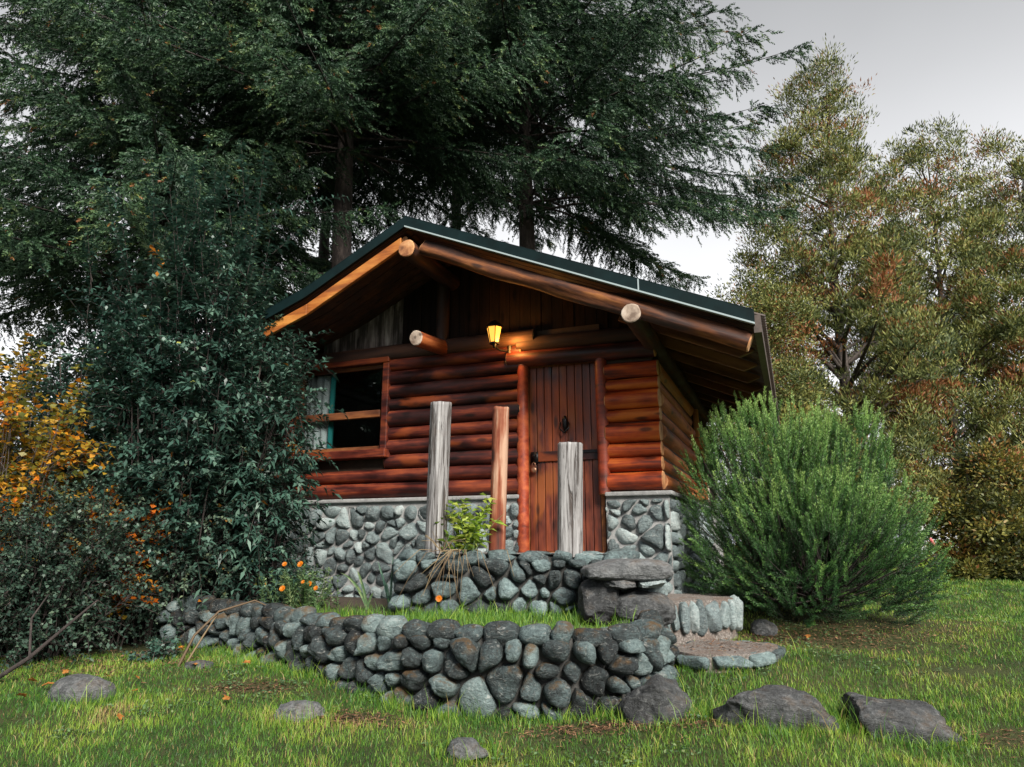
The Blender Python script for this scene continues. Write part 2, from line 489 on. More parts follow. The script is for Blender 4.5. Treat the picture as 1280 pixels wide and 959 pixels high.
M['cotone'] = leaf_mat('small_dull_leaves', [(0, (0.016, 0.036, 0.026)), (0.5, (0.052, 0.094, 0.064)), (0.88, (0.13, 0.18, 0.115)), (0.95, (0.15, 0.17, 0.07)), (1, (0.38, 0.17, 0.03))], 0.48, 0.12, 0.35)
M['maple'] = leaf_mat('autumn_leaves', [(0, (0.05, 0.09, 0.025)), (0.4, (0.15, 0.16, 0.03)), (0.62, (0.38, 0.26, 0.03)), (0.8, (0.62, 0.27, 0.02)), (1.0, (0.60, 0.15, 0.015))], 0.5, 0.35)
M['dark_leaf'] = leaf_mat('dark_background_leaves', [(0, (0.012, 0.018, 0.013)), (0.6, (0.030, 0.042, 0.024)), (1.0, (0.085, 0.085, 0.035))], 0.6, 0.12)
M['hedge'] = leaf_mat('mixed_hedge_leaves', [(0, (0.030, 0.042, 0.018)), (0.4, (0.085, 0.10, 0.030)), (0.7, (0.23, 0.22, 0.045)), (0.9, (0.28, 0.15, 0.04)), (1, (0.32, 0.11, 0.05))], 0.55, 0.2)
M['lime_leaf'] = leaf_mat('lime_green_leaves', [(0, (0.10, 0.20, 0.03)), (0.6, (0.26, 0.38, 0.05)), (1, (0.48, 0.52, 0.12))], 0.45, 0.35)
M['herb'] = leaf_mat('pale_green_herb_leaves', [(0, (0.04, 0.09, 0.04)), (0.6, (0.11, 0.19, 0.08)), (1, (0.25, 0.30, 0.13))], 0.5, 0.2)
M['petal'] = leaf_mat('orange_petals', [(0, (0.50, 0.13, 0.006)), (1, (0.72, 0.26, 0.015))], 0.5, 0.25)
M['pink_petal'] = leaf_mat('pink_petals', [(0, (0.62, 0.16, 0.20)), (1, (0.8, 0.3, 0.28))], 0.5, 0.25)
M['dry'] = leaf_mat('dry_stalks', [(0, (0.10, 0.065, 0.035)), (1, (0.27, 0.20, 0.11))], 0.7, 0.0)
M['grass'] = leaf_mat('lawn_grass', [(0, (0.018, 0.070, 0.014)), (0.4, (0.070, 0.185, 0.026)), (0.7, (0.20, 0.335, 0.040)), (0.88, (0.35, 0.45, 0.06)), (0.95, (0.38, 0.30, 0.11)), (1, (0.36, 0.24, 0.12))], 0.5, 0.3, 0.4, 1.4)
M['litter'] = leaf_mat('fallen_leaf', [(0, (0.22, 0.08, 0.025)), (0.6, (0.40, 0.15, 0.03)), (1, (0.48, 0.27, 0.09))], 0.6, 0.2)
M['needle_litter'] = leaf_mat('brown_needle_litter', [(0, (0.06, 0.032, 0.02)), (0.6, (0.15, 0.075, 0.04)), (1, (0.30, 0.16, 0.08))], 0.8, 0.0)

def bark_mat(name, a, b_, c_):
    m, t, b = new_mat(name)
    co = objco(t)
    g = noise_n(t, mapping(t, co, (6, 6, 1.5)), 2.0, 7, 0.7, 0.6)
    t.links.new(ramp(t, g, [(0.3, a), (0.55, b_), (0.75, c_)]), b.inputs['Base Color'])
    b.inputs['Roughness'].default_value = 0.9
    bump(t, b, g, 1.0, 0.05)
    return m
M['bark'] = bark_mat('dark_spruce_bark', (0.016, 0.012, 0.011), (0.05, 0.038, 0.034), (0.15, 0.115, 0.10))
M['bark_grey'] = bark_mat('grey_bark', (0.04, 0.032, 0.028), (0.10, 0.082, 0.072), (0.21, 0.18, 0.16))

def ground_mat():
    m, t, b = new_mat('lawn_soil')
    co = objco(t)
    n = noise_n(t, co, 1.1, 6, 0.6)
    n2 = noise_n(t, co, 24, 6, 0.7)
    c = ramp(t, n, [(0.3, (0.028, 0.042, 0.014)), (0.5, (0.050, 0.072, 0.020)), (0.64, (0.075, 0.082, 0.028)), (0.75, (0.10, 0.06, 0.035))])
    c = mixc(t, mathn(t, 'MULTIPLY', n2, 0.6), c, (0.06, 0.045, 0.028))
    t.links.new(c, b.inputs['Base Color'])
    b.inputs['Roughness'].default_value = 0.95
    b.inputs['Specular IOR Level'].default_value = 0.2
    bump(t, b, n2, 0.9, 0.04)
    return m
M['ground'] = ground_mat()
M['soil'] = mortar_mat('dark_soil', (0.022, 0.016, 0.011), (0.075, 0.052, 0.034))
M['porch'] = mortar_mat('porch_paving', (0.12, 0.115, 0.11), (0.27, 0.26, 0.25))
def gravel_mat():
    m, t, b = new_mat('gravelly_step_top')
    co = objco(t)
    n = noise_n(t, co, 55, 6, 0.75)
    n1 = noise_n(t, co, 5, 4, 0.6)
    c = ramp(t, n, [(0.3, (0.06, 0.052, 0.046)), (0.5, (0.20, 0.17, 0.15)), (0.7, (0.44, 0.40, 0.37))])
    k = t.nodes.new('ShaderNodeRGBToBW'); t.links.new(ramp(t, n1, [(0.48, (0, 0, 0)), (0.62, (1, 1, 1))]), k.inputs[0])
    c = mixc(t, mathn(t, 'MULTIPLY', k.outputs[0], 0.4), c, (0.16, 0.085, 0.05))
    t.links.new(c, b.inputs['Base Color'])
    b.inputs['Roughness'].default_value = 0.9
    bump(t, b, n, 1.0, 0.02)
    return m
M['gravel'] = gravel_mat()
M['hill'] = mortar_mat('far_hillside', (0.10, 0.115, 0.13), (0.20, 0.215, 0.235))

# ------------------------------------------------------------------ terrain
GP = np.array([(-4, 2, .0), (0, 2, -.05), (4, 2, .0), (-3, 4, .14), (0, 4, .06), (2.5, 4, .10), (-2.9, 5.2, .24), (-1.3, 4.7, .19),
               (-.2, 4.9, .12), (.6, 4.9, .14), (1.2, 4.7, .2), (1.8, 4.7, .22), (2.6, 4.6, .2), (5, 4.5, .22), (-3.3, 7.1, .28), (-1.9, 5.9, .28),
               (1.4, 5.6, .38), (2.2, 6.1, .42), (3, 7, .50), (5, 7, .52), (-6, 7, .34), (2.2, 8, .72), (0, 7.5, .6), (4, 10, .72), (8, 12, .75),
               (-8, 12, .5), (0, 14, .9), (-6, 18, .9), (6, 20, .9), (0, 30, 1.0), (-25, 30, 1.0), (25, 30, .9), (-20, 8, .4), (20, 8, .5), (0, -6, -.1), (-15, -5, 0), (15, -5, 0)])
def zg(x, y):
    x = np.asarray(x, float); y = np.asarray(y, float)
    d2 = (x[..., None] - GP[:, 0]) ** 2 + (y[..., None] - GP[:, 1]) ** 2 + 0.25
    wt = d2 ** -1.8
    z = (wt * GP[:, 2]).sum(-1) / wt.sum(-1)
    return z + 0.018 * np.sin(x * 2.1 + y * 1.3) * np.cos(y * 1.7 - x * 0.6)

def zg1(x, y): return float(zg(np.array([x]), np.array([y]))[0])

def terrain():
    xs = np.concatenate([np.linspace(-600, -14, 24)[:-1], np.linspace(-14, 14, 160), np.linspace(14, 600, 24)[1:]])
    ys = np.concatenate([np.linspace(-400, -2, 16)[:-1], np.linspace(-2, 22, 150), np.linspace(22, 900, 30)[1:]])
    X, Y = np.meshgrid(xs, ys)
    Z = zg(X, Y)
    V = np.stack([X.ravel(), Y.ravel(), Z.ravel()], 1)
    nx = len(xs)
    i = np.arange(len(ys) - 1)[:, None] * nx + np.arange(nx - 1)[None]
    F = np.stack([i, i + 1, i + nx + 1, i + nx], -1).reshape(-1, 4)
    o = np_mesh('ground', V, F, M['ground'], smooth=True)
    struct(o)
terrain()

def hills():
    rg = np.random.RandomState(3)
    n = 80
    xs = np.linspace(-500, 600, n)
    V = []; F = []
    rows = 9
    for j in range(rows):
        t = j / (rows - 1)
        for i, x in enumerate(xs):
            h = 26 + 26 * math.exp(-((x - 215) / 120) ** 2) + 60 * math.exp(-((x + 320) / 160) ** 2) + 7 * fbm((x * .02, 3, 0)) 
            z = h * math.sin(t * math.pi / 2) + (4 * fbm((x * .05, j * .8, 1)) if 0 < j else 0)
            V.append((x, 430 + 220 * t, z - 3))
    i = np.arange(rows - 1)[:, None] * n + np.arange(n - 1)[None]
    F = np.stack([i, i + 1, i + n + 1, i + n], -1).reshape(-1, 4)
    o = np_mesh('hills', np.array(V), F, M['hill'], smooth=True)
    struct(o)
hills()

# ------------------------------------------------------------------ stone masonry
def clip(poly, a, b, c):
    """keep a*x+b*y<=c"""
    out = []
    n = len(poly)
    for i in range(n):
        p, q = poly[i], poly[(i + 1) % n]
        dp, dq = a * p[0] + b * p[1] - c, a * q[0] + b * q[1] - c
        if dp <= 0: out.append(p)
        if (dp < 0 < dq) or (dq < 0 < dp):
            t = dp / (dp - dq)
            out.append((p[0] + t * (q[0] - p[0]), p[1] + t * (q[1] - p[1])))
    return out

def cobbles(mb, mapf, L, z0, z1, cell, gap, depth, seed, asp=1.15, skip=None, closed_round=2):
    rg = random.Random(seed)
    S = []
    dy = cell * 0.86 / asp ** 0.5
    dx = cell * asp ** 0.5
    y = z0 + dy * 0.4
    row = 0
    while y < z1 + dy * .3:
        x = (row % 2) * dx / 2 - dx * 0.2
        while x < L + dx * .5:
            if rg.random() > 0.2:
                S.append((x + rg.uniform(-.36, .36) * dx, min(y + rg.uniform(-.32, .32) * dy, z1 - .02), rg.uniform(0, 1) ** 2 * (0.62 * cell) ** 2))
            x += dx
        y += dy; row += 1
    NP = 22
    for i, (x, y, wi) in enumerate(S):
        poly = [(0, z0), (L, z0), (L, z1), (0, z1)]
        for j, (x2, y2, wj) in enumerate(S):
            if i == j: continue
            ddx, ddy = x2 - x, y2 - y
            d2 = ddx * ddx + ddy * ddy
            if d2 > (cell * 3.2) ** 2: continue
            c = (x2 * x2 + y2 * y2 - x * x - y * y + wi - wj) / 2
            poly = clip(poly, ddx, ddy, c)
            if len(poly) < 3: break
        if len(poly) < 3: continue
        P = np.array(poly)
        ctr = P.mean(0)
        if skip and skip(*ctr): continue
        r = np.linalg.norm(P - ctr, axis=1).mean()
        if r < gap * 1.8: continue
        P = ctr + (P - ctr) * max(0.3, 1 - gap * rg.uniform(.8, 1.5) / r)
        for _ in range(closed_round if rg.random() < .6 else 1):
            Q = np.roll(P, -1, 0)
            k = rg.uniform(.2, .3)
            P = np.stack([P * (1 - k) + Q * k, P * k + Q * (1 - k)], 1).reshape(-1, 2)
        cl = np.concatenate([P, P[:1]])
        s = np.concatenate([[0], np.cumsum(np.linalg.norm(np.diff(cl, axis=0), axis=1))])
        tt = np.linspace(0, s[-1], NP, endpoint=False)
        P = np.stack([np.interp(tt, s, cl[:, 0]), np.interp(tt, s, cl[:, 1])], 1)
        P += np.array([[rg.gauss(0, .022) * r, rg.gauss(0, .022) * r] for _ in range(NP)])
        dep = depth * rg.uniform(.6, 1.25) * min(1.3, .55 + r / cell)
        tx, ty = rg.uniform(-.35, .35), rg.uniform(-.35, .35)
        V = []; F = []
        sd = rg.uniform(0, 100)
        rings = [(1.0, -0.5), (1.0, .12), (.95, .50), (.80, .83), (.52, .98), (.25, 1.03)]
        for (f, h) in rings:
            for p in P:
                q = ctr + (p - ctr) * f
                dd = dep * h + (tx * (q[0] - ctr[0]) + ty * (q[1] - ctr[1])) * (h > .4)
                dd += dep * .42 * mnoise.noise(Vector((q[0] * 1.1 / r, q[1] * 1.1 / r, sd))) * (h > 0.1)
                dd += dep * .13 * mnoise.noise(Vector((q[0] * 4.5 / r, q[1] * 4.5 / r, sd + 7))) * (h > 0.1)
                V.append((q[0], q[1], dd))
        V.append((ctr[0], ctr[1], dep * 1.03 + dep * .42 * mnoise.noise(Vector((ctr[0] * 1.1 / r, ctr[1] * 1.1 / r, sd)))))
        for a in range(len(rings) - 1):
            for k in range(NP):
                k2 = (k + 1) % NP
                F.append((a * NP + k, a * NP + k2, (a + 1) * NP + k2, (a + 1) * NP + k))
        a = (len(rings) - 1) * NP
        for k in range(NP): F.append((a + k, a + (k + 1) % NP, len(V) - 1))
        W = [mapf(*v) for v in V]
        mb.add(W, F, rg.random() ** 1.2)

def ico(sub):
    bm = bmesh.new()
    bmesh.ops.create_icosphere(bm, subdivisions=sub, radius=1)
    V = np.array([v.co[:] for v in bm.verts]); F = [[v.index for v in f.verts] for f in bm.faces]
    bm.free()
    return V, F
ICO3, ICO5 = ico(3), ico(5)
ICO2 = ico(2)

def boulder_v(size, seed, base=None, nplanes=7, amp=0.14, rz=0.0, boxy=2.6, tilt=0.0):
    V0, F = base or ICO5
    rg = random.Random(seed)
    V = V0.copy()
    e = 2.0 / boxy
    V = np.sign(V) * np.abs(V) ** e
    V = V / (np.abs(V) ** boxy).sum(1, keepdims=True) ** (1 / boxy)
    for _ in range(nplanes):
        nn = np.array([rg.gauss(0, 1), rg.gauss(0, 1), rg.gauss(0, .8)]); nn /= np.linalg.norm(nn)
        h = rg.uniform(.68, .95)
        dist = V @ nn - h
        V = V - np.maximum(dist, 0)[:, None] * nn * 0.9
    off = rg.uniform(0, 50)
    dsp = np.array([mnoise.fractal(Vector(v) * 1.3 + Vector((off, off, 0)), 0.8, 2.1, 5) for v in V])
    V = V * (1 + amp * dsp[:, None])
    V = V * np.array(size) / 2
    c, s = math.cos(rz), math.sin(rz)
    if tilt:
        ct, st = math.cos(tilt), math.sin(tilt)
        V = V @ np.array([[ct, 0, st], [0, 1, 0], [-st, 0, ct]]).T
    V = V @ np.array([[c, -s, 0], [s, c, 0], [0, 0, 1]]).T
    return V, F

def boulder(name, loc, size, seed, mat, parent=None, var=.45, **k):
    V, F = boulder_v(size, seed, **k)
    mb = MB(); mb.add(V, F, var)
    o = mb.build(name, mat, parent, smooth=True)
    o.location = loc
    return o

def catmull(pts, n=12):
    P = [np.array(p, float) for p in pts]
    P = [2 * P[0] - P[1]] + P + [2 * P[-1] - P[-2]]
    out = []
    for i in range(1, len(P) - 2):
        for k in range(n):
            t = k / n
            a, b, c, d = P[i - 1:i + 3]
            out.append(.5 * (2 * b + (c - a) * t + (2 * a - 5 * b + 4 * c - d) * t * t + (3 * b - a - 3 * c + d) * t ** 3))
    out.append(P[-2])
    return np.array(out)

class Path:
    def __init__(self, pts, n=14):
        self.P = catmull(pts, n) if n > 1 else np.array(pts, float)
        self.s = np.concatenate([[0], np.cumsum(np.linalg.norm(np.diff(self.P, axis=0), axis=1))])
        self.L = self.s[-1]
    def at(self, s):
        x = np.interp(s, self.s, self.P[:, 0]); y = np.interp(s, self.s, self.P[:, 1])
        e = 0.06
        a = max(s - e, 0); b = min(s + e, self.L)
        tx = np.interp(b, self.s, self.P[:, 0]) - np.interp(a, self.s, self.P[:, 0])
        ty = np.interp(b, self.s, self.P[:, 1]) - np.interp(a, self.s, self.P[:, 1])
        l = math.hypot(tx, ty) or 1
        return x, y, ty / l, -tx / l     # outward normal to the right of travel
    def mapf(self):
        def f(s, z, d):
            x, y, nx, ny = self.at(s)
            return (x + nx * d, y + ny * d, z)
        return f

def wall_core(path, z0, z1, thick, name, mat, parent, out=0.0, steps=60):
    V = []; F = []
    for i in range(steps + 1):
        x, y, nx, ny = path.at(path.L * i / steps)
        za, zb = (z0(x, y) if callable(z0) else z0), z1
        for d, z in ((out, za), (out, zb), (-thick, zb), (-thick, za)):
            V.append((x + nx * d, y + ny * d, z))
    for i in range(steps):
        a = i * 4
        for k in range(4): F.append((a + k, a + (k + 1) % 4, a + 4 + (k + 1) % 4, a + 4 + k))
    F.append((3, 2, 1, 0)); F.append(tuple(steps * 4 + k for k in range(4)))
    mb = MB(); mb.add(V, F)
    return mb.build(name, mat, parent)

# lower curved planter wall (travel left to right, outward = towards the viewer)
LOWER = Path([(-3.45, 7.25), (-2.6, 6.85), (-2.0, 6.25), (-1.5, 5.72), (-.92, 5.27), (-.22, 4.98), (.45, 4.93), (.85, 5.02), (1.06, 5.3), (1.12, 5.65)])
LTOP = 0.66
lw = tag(empty('stone_planter_wall', (-.22, 4.98, .12)), 'low curved dry stone wall of rounded teal grey cobbles fronting the grass planter', 'stone wall')
inv = Matrix.Translation((.22, -4.98, -.12))
def relocate(o, parent):
    o.parent = parent
    o.matrix_parent_inverse = parent.matrix_basis.inverted()
relocate(wall_core(LOWER, -.15, LTOP - .03, .26, 'wall_core', M['mortar_dark'], None, -.035), lw)
mb = MB()
cobbles(mb, LOWER.mapf(), LOWER.L, -.08, LTOP - .02, .150, .010, .080, 5, 1.15)
relocate(mb.build('stonework', M['stone_moss'], None, smooth=True), lw)
mb = MB()
rg = random.Random(8)
s = 0.05
while s < LOWER.L - .05:
    l = rg.uniform(.14, .27)
    x, y, nx, ny = LOWER.at(s + l / 2)
    V, F = boulder_v((l * 1.08, rg.uniform(.2, .28), rg.uniform(.12, .19)), rg.randint(0, 9999), ICO3, 5, .10, math.atan2(nx, -ny) + rg.uniform(-.15, .15), 2.4)
    mb.add(V + np.array([x - nx * .06, y - ny * .06, LTOP - .005 + rg.uniform(-.02, .025)]), F, rg.random())
    if rg.random() < .8:
        V, F = boulder_v((l * .9, .17, .1), rg.randint(0, 9999), ICO2, 4, .1, rg.uniform(0, 3), 2.3)
        mb.add(V + np.array([x - nx * .24, y - ny * .24, LTOP - .03]), F, rg.random())
    s += l
relocate(mb.build('coping_stones', M['stone_moss'], None, smooth=True), lw)

# upper porch wall
UPPER = Path([(-1.02, 7.55), (-.99, 6.62), (-.96, 6.47), (-.8, 6.42), (.0, 6.38), (.62, 6.3), (.95, 6.22), (1.05, 6.3), (1.08, 6.6), (1.16, 7.3)], 6)
UTOP = 1.17
uw = tag(empty('porch_wall', (0, 6.38, .6)), 'dark stone wall holding up the porch, with three cut posts standing on it', 'stone wall')
relocate(wall_core(UPPER, .3, UTOP - .03, .2, 'wall_core', M['mortar_dark'], None, -.03), uw)
mb = MB()
cobbles(mb, UPPER.mapf(), UPPER.L, .4, UTOP - .04, .150, .012, .075, 15, 1.05)
relocate(mb.build('stonework', M['stone'], None, smooth=True), uw)
mb = MB()
s = 0.05
while s < UPPER.L - .05:
    l = rg.uniform(.16, .3)
    x, y, nx, ny = UPPER.at(s + l / 2)
    V, F = boulder_v((l * 1.08, rg.uniform(.22, .3), rg.uniform(.10, .15)), rg.randint(0, 9999), ICO3, 5, .09, math.atan2(nx, -ny), 3.0)
    mb.add(V + np.array([x - nx * .07, y - ny * .07, UTOP - .035 + rg.uniform(-.012, .012)]), F, rg.random() * .5 + .3)
    s += l
relocate(mb.build('coping_stones', M['stone'], None, smooth=True), uw)

# porch floor and planter soil
def poly_sheet(name, pts, z, mat, kind='structure', bumpz=0.0):
    bm = bmesh.new()
    vs_ = [bm.verts.new((x, y, z if not callable(z) else z(x, y))) for x, y in pts]
    f = bm.faces.new(vs_)
    if f.normal.z < 0: f.normal_flip()
    bmesh.ops.triangulate(bm, faces=bm.faces[:])
    me = bpy.data.meshes.new(name); bm.to_mesh(me); bm.free()
    me.materials.append(mat)
    o = link(name, me); struct(o, kind)
    return o
up = [tuple(p) for p in UPPER.P]
poly_sheet('porch_floor', [(x, y) for x, y in up[1:-1]] + [(1.9, 8.0), (-1.2, 8.4)], 1.165, M['porch'])
PLz = lambda x, y: .60 + .02 * (y - 5) 
lp = [(LOWER.at(s_)[0] - LOWER.at(s_)[2] * .15, LOWER.at(s_)[1] - LOWER.at(s_)[3] * .15) for s_ in np.linspace(0, LOWER.L, 40)]
PLPOLY = lp + [(1.2, 6.4), (1.0, 7.2), (-1.0, 7.9), (-3.4, 8.9), (-4.2, 8.6)]
poly_sheet('planter_soil', PLPOLY, PLz, M['soil'])

# stone pier at the right end of the porch wall, steps and loose rocks
pier = tag(empty('stone_pier', (.95, 5.85, .4)), 'rough stone pier capped by one long flat slab beside the steps', 'stone pier')
def pb(name, loc, size, seed, mat, var, **k):
    o = boulder(name, loc, size, seed, mat, None, var, **k); relocate(o, pier); return o
pb('cap_slab', (.93, 5.92, 1.045), (.70, .55, .17), 21, M['rock'], .62, boxy=4.5, amp=.07, nplanes=3)
pb('boulder', (1.06, 5.86, .755), (.50, .44, .32), 22, M['rock'], .3, boxy=2.8)
pb('boulder', (.72, 5.92, .80), (.36, .5, .36), 23, M['rock'], .12, boxy=3)
pb('chink_stone', (1.10, 5.80, .945), (.24, .3, .07), 24, M['stone_pale'], .8, boxy=3)
pb('chink_stone', (.86, 5.76, .935), (.24, .26, .08), 25, M['rock'], .4, boxy=3)
pb('boulder', (1.0, 5.95, .5), (.6, .5, .4), 26, M['rock'], .2, boxy=3)
pb('boulder', (1.12, 6.15, .9), (.36, .5, .22), 27, M['stone_pale'], .6, boxy=3)

def step(name, quad, z, h, seed, label, mat_side, lr=(.10, .19), hr=(1.0, 1.25), vr=(.3, 1), bx=2.6):
    """a filled step: gravel top edged with upright stones"""
    root = tag(empty(name, (float(np.mean([q[0] for q in quad])), float(np.mean([q[1] for q in quad])), z - h)), label, 'step')
    n = 20
    pts = catmull(quad + [quad[0]], 8)[:-1]
    mb = MB()
    V = [(x, y, z - h - .1) for x, y in pts] + [(x, y, z + .006 * math.sin(9 * x + 7 * y)) for x, y in pts]
    k = len(pts)
    V.append((float(pts[:, 0].mean()), float(pts[:, 1].mean()), z + .012))
    F = [(i, (i + 1) % k, k + (i + 1) % k, k + i) for i in range(k)] + [(k + i, k + (i + 1) % k, 2 * k) for i in range(k)]
    mb.add(V, F)
    o = mb.build('step_top', M['gravel']); relocate(o, root)
    mb = MB(); rg = random.Random(seed)
    L = np.concatenate([[0], np.cumsum(np.linalg.norm(np.diff(pts, axis=0), axis=1))])
    s = 0
    while s < L[-1]:
        l = rg.uniform(*lr)
        x = np.interp(s + l / 2, L, pts[:, 0]); y = np.interp(s + l / 2, L, pts[:, 1])
        x2 = np.interp(s + l / 2 + .03, L, pts[:, 0]); y2 = np.interp(s + l / 2 + .03, L, pts[:, 1])
        V, F = boulder_v((l * 1.05, rg.uniform(.11, .16), h * rg.uniform(*hr)), rg.randint(0, 9999), ICO3, 6, .12, math.atan2(y2 - y, x2 - x), bx)
        mb.add(V + np.array([x, y, z - h * .52]), F, rg.uniform(*vr))
        s += l
    o = mb.build('edge_stones', mat_side, None, smooth=True); relocate(o, root)
    return root
step('upper_stone_step', [(1.14, 6.12), (1.6, 6.28), (2.02, 6.6), (2.05, 7.2), (1.3, 7.1)], .775, .26, 31, 'higher step of upright stones between the slab pier and the cabin corner', M['stone_pale'], (.06, .19), (.75, 1.25), (.2, 1), 3.0)
step('lower_stone_step', [(1.18, 5.78), (1.42, 5.42), (1.86, 5.58), (2.16, 6.05), (1.7, 6.3)], .455, .10, 32, 'lower gravel topped step edged with flat stones, level with the lawn', M['stone'], (.16, .34), (.95, 1.05), (.35, .95), 4.0)

def rock(loc, size, seed, label, mat='rock', var=.4, **k):
    x, y = loc
    o = boulder('rock', (x, y, zg1(x, y) + size[2] * k.pop('lift', .12)), size, seed, M[mat], None, var, **k)
    tag(o, label, 'rock')
    return o
rock((.93, 4.72), (.46, .40, .34), 41, 'jagged dark rock at the right foot of the planter wall', var=.18, boxy=4.0, rz=.5, lift=.14, nplanes=11, amp=.2)
rock((1.58, 4.52), (.72, .42, .34), 42, 'long dark rock, middle one of the row edging the lawn', var=.24, boxy=4.2, rz=-.12, tilt=.10, lift=.06, nplanes=10, amp=.18)
rock((2.30, 4.48), (.68, .44, .30), 43, 'flat topped dark rock at the far right end of the lawn edge row', var=.22, boxy=4.0, rz=-.25, tilt=.17, lift=.02, nplanes=10, amp=.18)
rock((-2.93, 5.1), (.42, .36, .24), 44, 'smooth grey rock half sunk in the shaded lawn below the left shrubs', var=.42, boxy=2.2, amp=.06, nplanes=3, lift=.12)
rock((-1.33, 4.72), (.30, .26, .14), 45, 'small flat grey rock in brown litter near the curved wall', var=.6, boxy=2.2, lift=.2)
rock((-.25, 4.28), (.24, .2, .13), 46, 'small brown rock in the grass at the very front of the lawn', var=.45, boxy=2.4, lift=.2)
rock((2.32, 6.75), (.24, .2, .17), 47, 'rounded brownish rock at the foot of the bushy spruce beside the steps', 'rock', .5, boxy=2.1, lift=.25)
rock((-2.55, 6.05), (.22, .18, .09), 48, 'tiny dark rock under the bent dry stalks by the wall end', var=.3, boxy=2.2, lift=.2)

# ------------------------------------------------------------------ the cabin (local axes: x along the front, y into the house)
YAW = -rad(21.7)
cab = tag(empty('log_cabin', (.55, 7.5, 0), YAW), 'small rustic log cabin on a stone base under a dark green metal roof', 'cabin')
def to_world(u, v, z=0):
    c, s_ = math.cos(YAW), math.sin(YAW)
    return Vector((.55 + c * u - s_ * v, 7.5 + s_ * u + c * v, z))
UL, UR, VD = -3.85, 1.06, 5.2

# foundation
fd = MB()
fd.box((UL - .06, -.04, .2), (-.47, .3, 1.73)); fd.box((.47, -.04, .2), (UR + .06, .3, 1.73))
fd.box((-.47, .05, .2), (.47, .3, 1.16))
fd.box((UR - .25, .3, .2), (UR + .06, VD, 1.70)); fd.box((UL - .06, .3, .2), (UL + .25, VD, 1.70)); fd.box((UL + .25, VD - .3, .2), (UR - .25, VD, 1.70))
found = fd.build('foundation', M['mortar'], cab)
led = MB()
led.box((UL - .1, -.085, 1.73), (-.47, .3, 1.775)); led.box((.47, -.085, 1.73), (UR + .10, .3, 1.775)); led.box((UR - .2, .3, 1.73), (UR + .10, VD, 1.775))
led.build('ledge', M['concrete'], found, bevel=.012)
for mapf_, len_, cell_, seed_ in ((lambda s, z, d: (UL - .06 + s, -.04 - d, z), -.47 - UL + .06, .150, 51), (lambda s, z, d: (.47 + s, -.04 - d, z), UR + .06 - .47, .165, 52), (lambda s, z, d: (UR + .06 + d, s - .04, z), 3.2, .165, 53)):
    mb = MB()
    cobbles(mb, mapf_, len_, .45, 1.70, cell_, .012, .052, seed_, 1.08)
    mb.build('stonework', M['stone_pale'], found, smooth=True)

# walls: backing boards with each log a sub-part
def log(p0, p1, r, parent, mat, endmat, seed, name='log', rough=.09, n=16, squash=1.0):
    p0, p1 = Vector(p0), Vector(p1)
    L = (p1 - p0).length
    rg = random.Random(seed)
    k = max(4, int(L / .18))
    mb = MB()
    V = []; F = []
    off = rg.uniform(0, 99)
    for i in range(k + 1):
        x = L * i / k
        rr = r * (1 + .07 * mnoise.noise(Vector((x * .9, off, 0))))
        for j in range(n):
            a = 2 * math.pi * j / n
            q = rr * (1 + rough * mnoise.noise(Vector((x * 1.7, math.cos(a) * 1.2 + off, math.sin(a) * 1.2))))
            V.append((x, q * math.cos(a) * squash, q * math.sin(a)))
    for i in range(k):
        for j in range(n):
            j2 = (j + 1) % n
            F.append((i * n + j, (i + 1) * n + j, (i + 1) * n + j2, i * n + j2))
    mb.add(V, F, 0, 0)
    for base, rev in ((0, False), (k * n, True)):
        c = np.mean([V[base + j] for j in range(n)], 0)
        ring2 = [tuple(np.array(V[base + j]) * .9 + c * .1 + np.array([(.012 if rev else -.012), 0, 0])) for j in range(n)]
        W = [V[base + j] for j in range(n)] + ring2
        fs = []
        for j in range(n):
            j2 = (j + 1) % n
            fs.append((j, j2, n + j2, n + j) if not rev else (j2, j, n + j, n + j2))
        fs.append(tuple(n + j for j in (range(n) if not rev else reversed(range(n)))))
        mb.add(W, fs, 0, 1)
    o = mb.build(name, [mat, endmat], parent, smooth=True)
    d = (p1 - p0).normalized()
    o.location = p0
    q = d.to_track_quat('X', 'Z')
    o.rotation_euler = q.to_euler()
    return o

wl = MB()
# backing shell with openings for window and door
def front_panel(u0, u1, z0, z1): wl.box((u0, .0, z0), (u1, .10, z1))
W0, W1, WZ0, WZ1 = -3.58, -2.26, 2.37, 3.40
front_panel(UL, W0, 1.775, 3.62); front_panel(W1, -.44, 1.775, 3.62); front_panel(W0, W1, 1.775, WZ0); front_panel(W0, W1, WZ1, 3.62)
front_panel(.44, UR - .06, 1.775, 3.25)
front_panel(-.44, .44, 3.22, 3.62)
wl.box((UR - .12, .10, 1.775), (UR - .02, VD, 3.2)); wl.box((UL, .1, 1.775), (UL + .1, VD, 3.45)); wl.box((UL + .1, VD - .1, 1.775), (UR - .12, VD, 3.4))
wl.box((UL + .1, .3, 1.70), (UR - .25, VD - .1, 1.76))
wall = wl.build('wall', M['inside'], cab)
rg = random.Random(71)
zs = [1.78, 1.96, 2.12, 2.29, 2.47, 2.62, 2.82, 2.97, 3.14, 3.31, 3.48]
k = 0
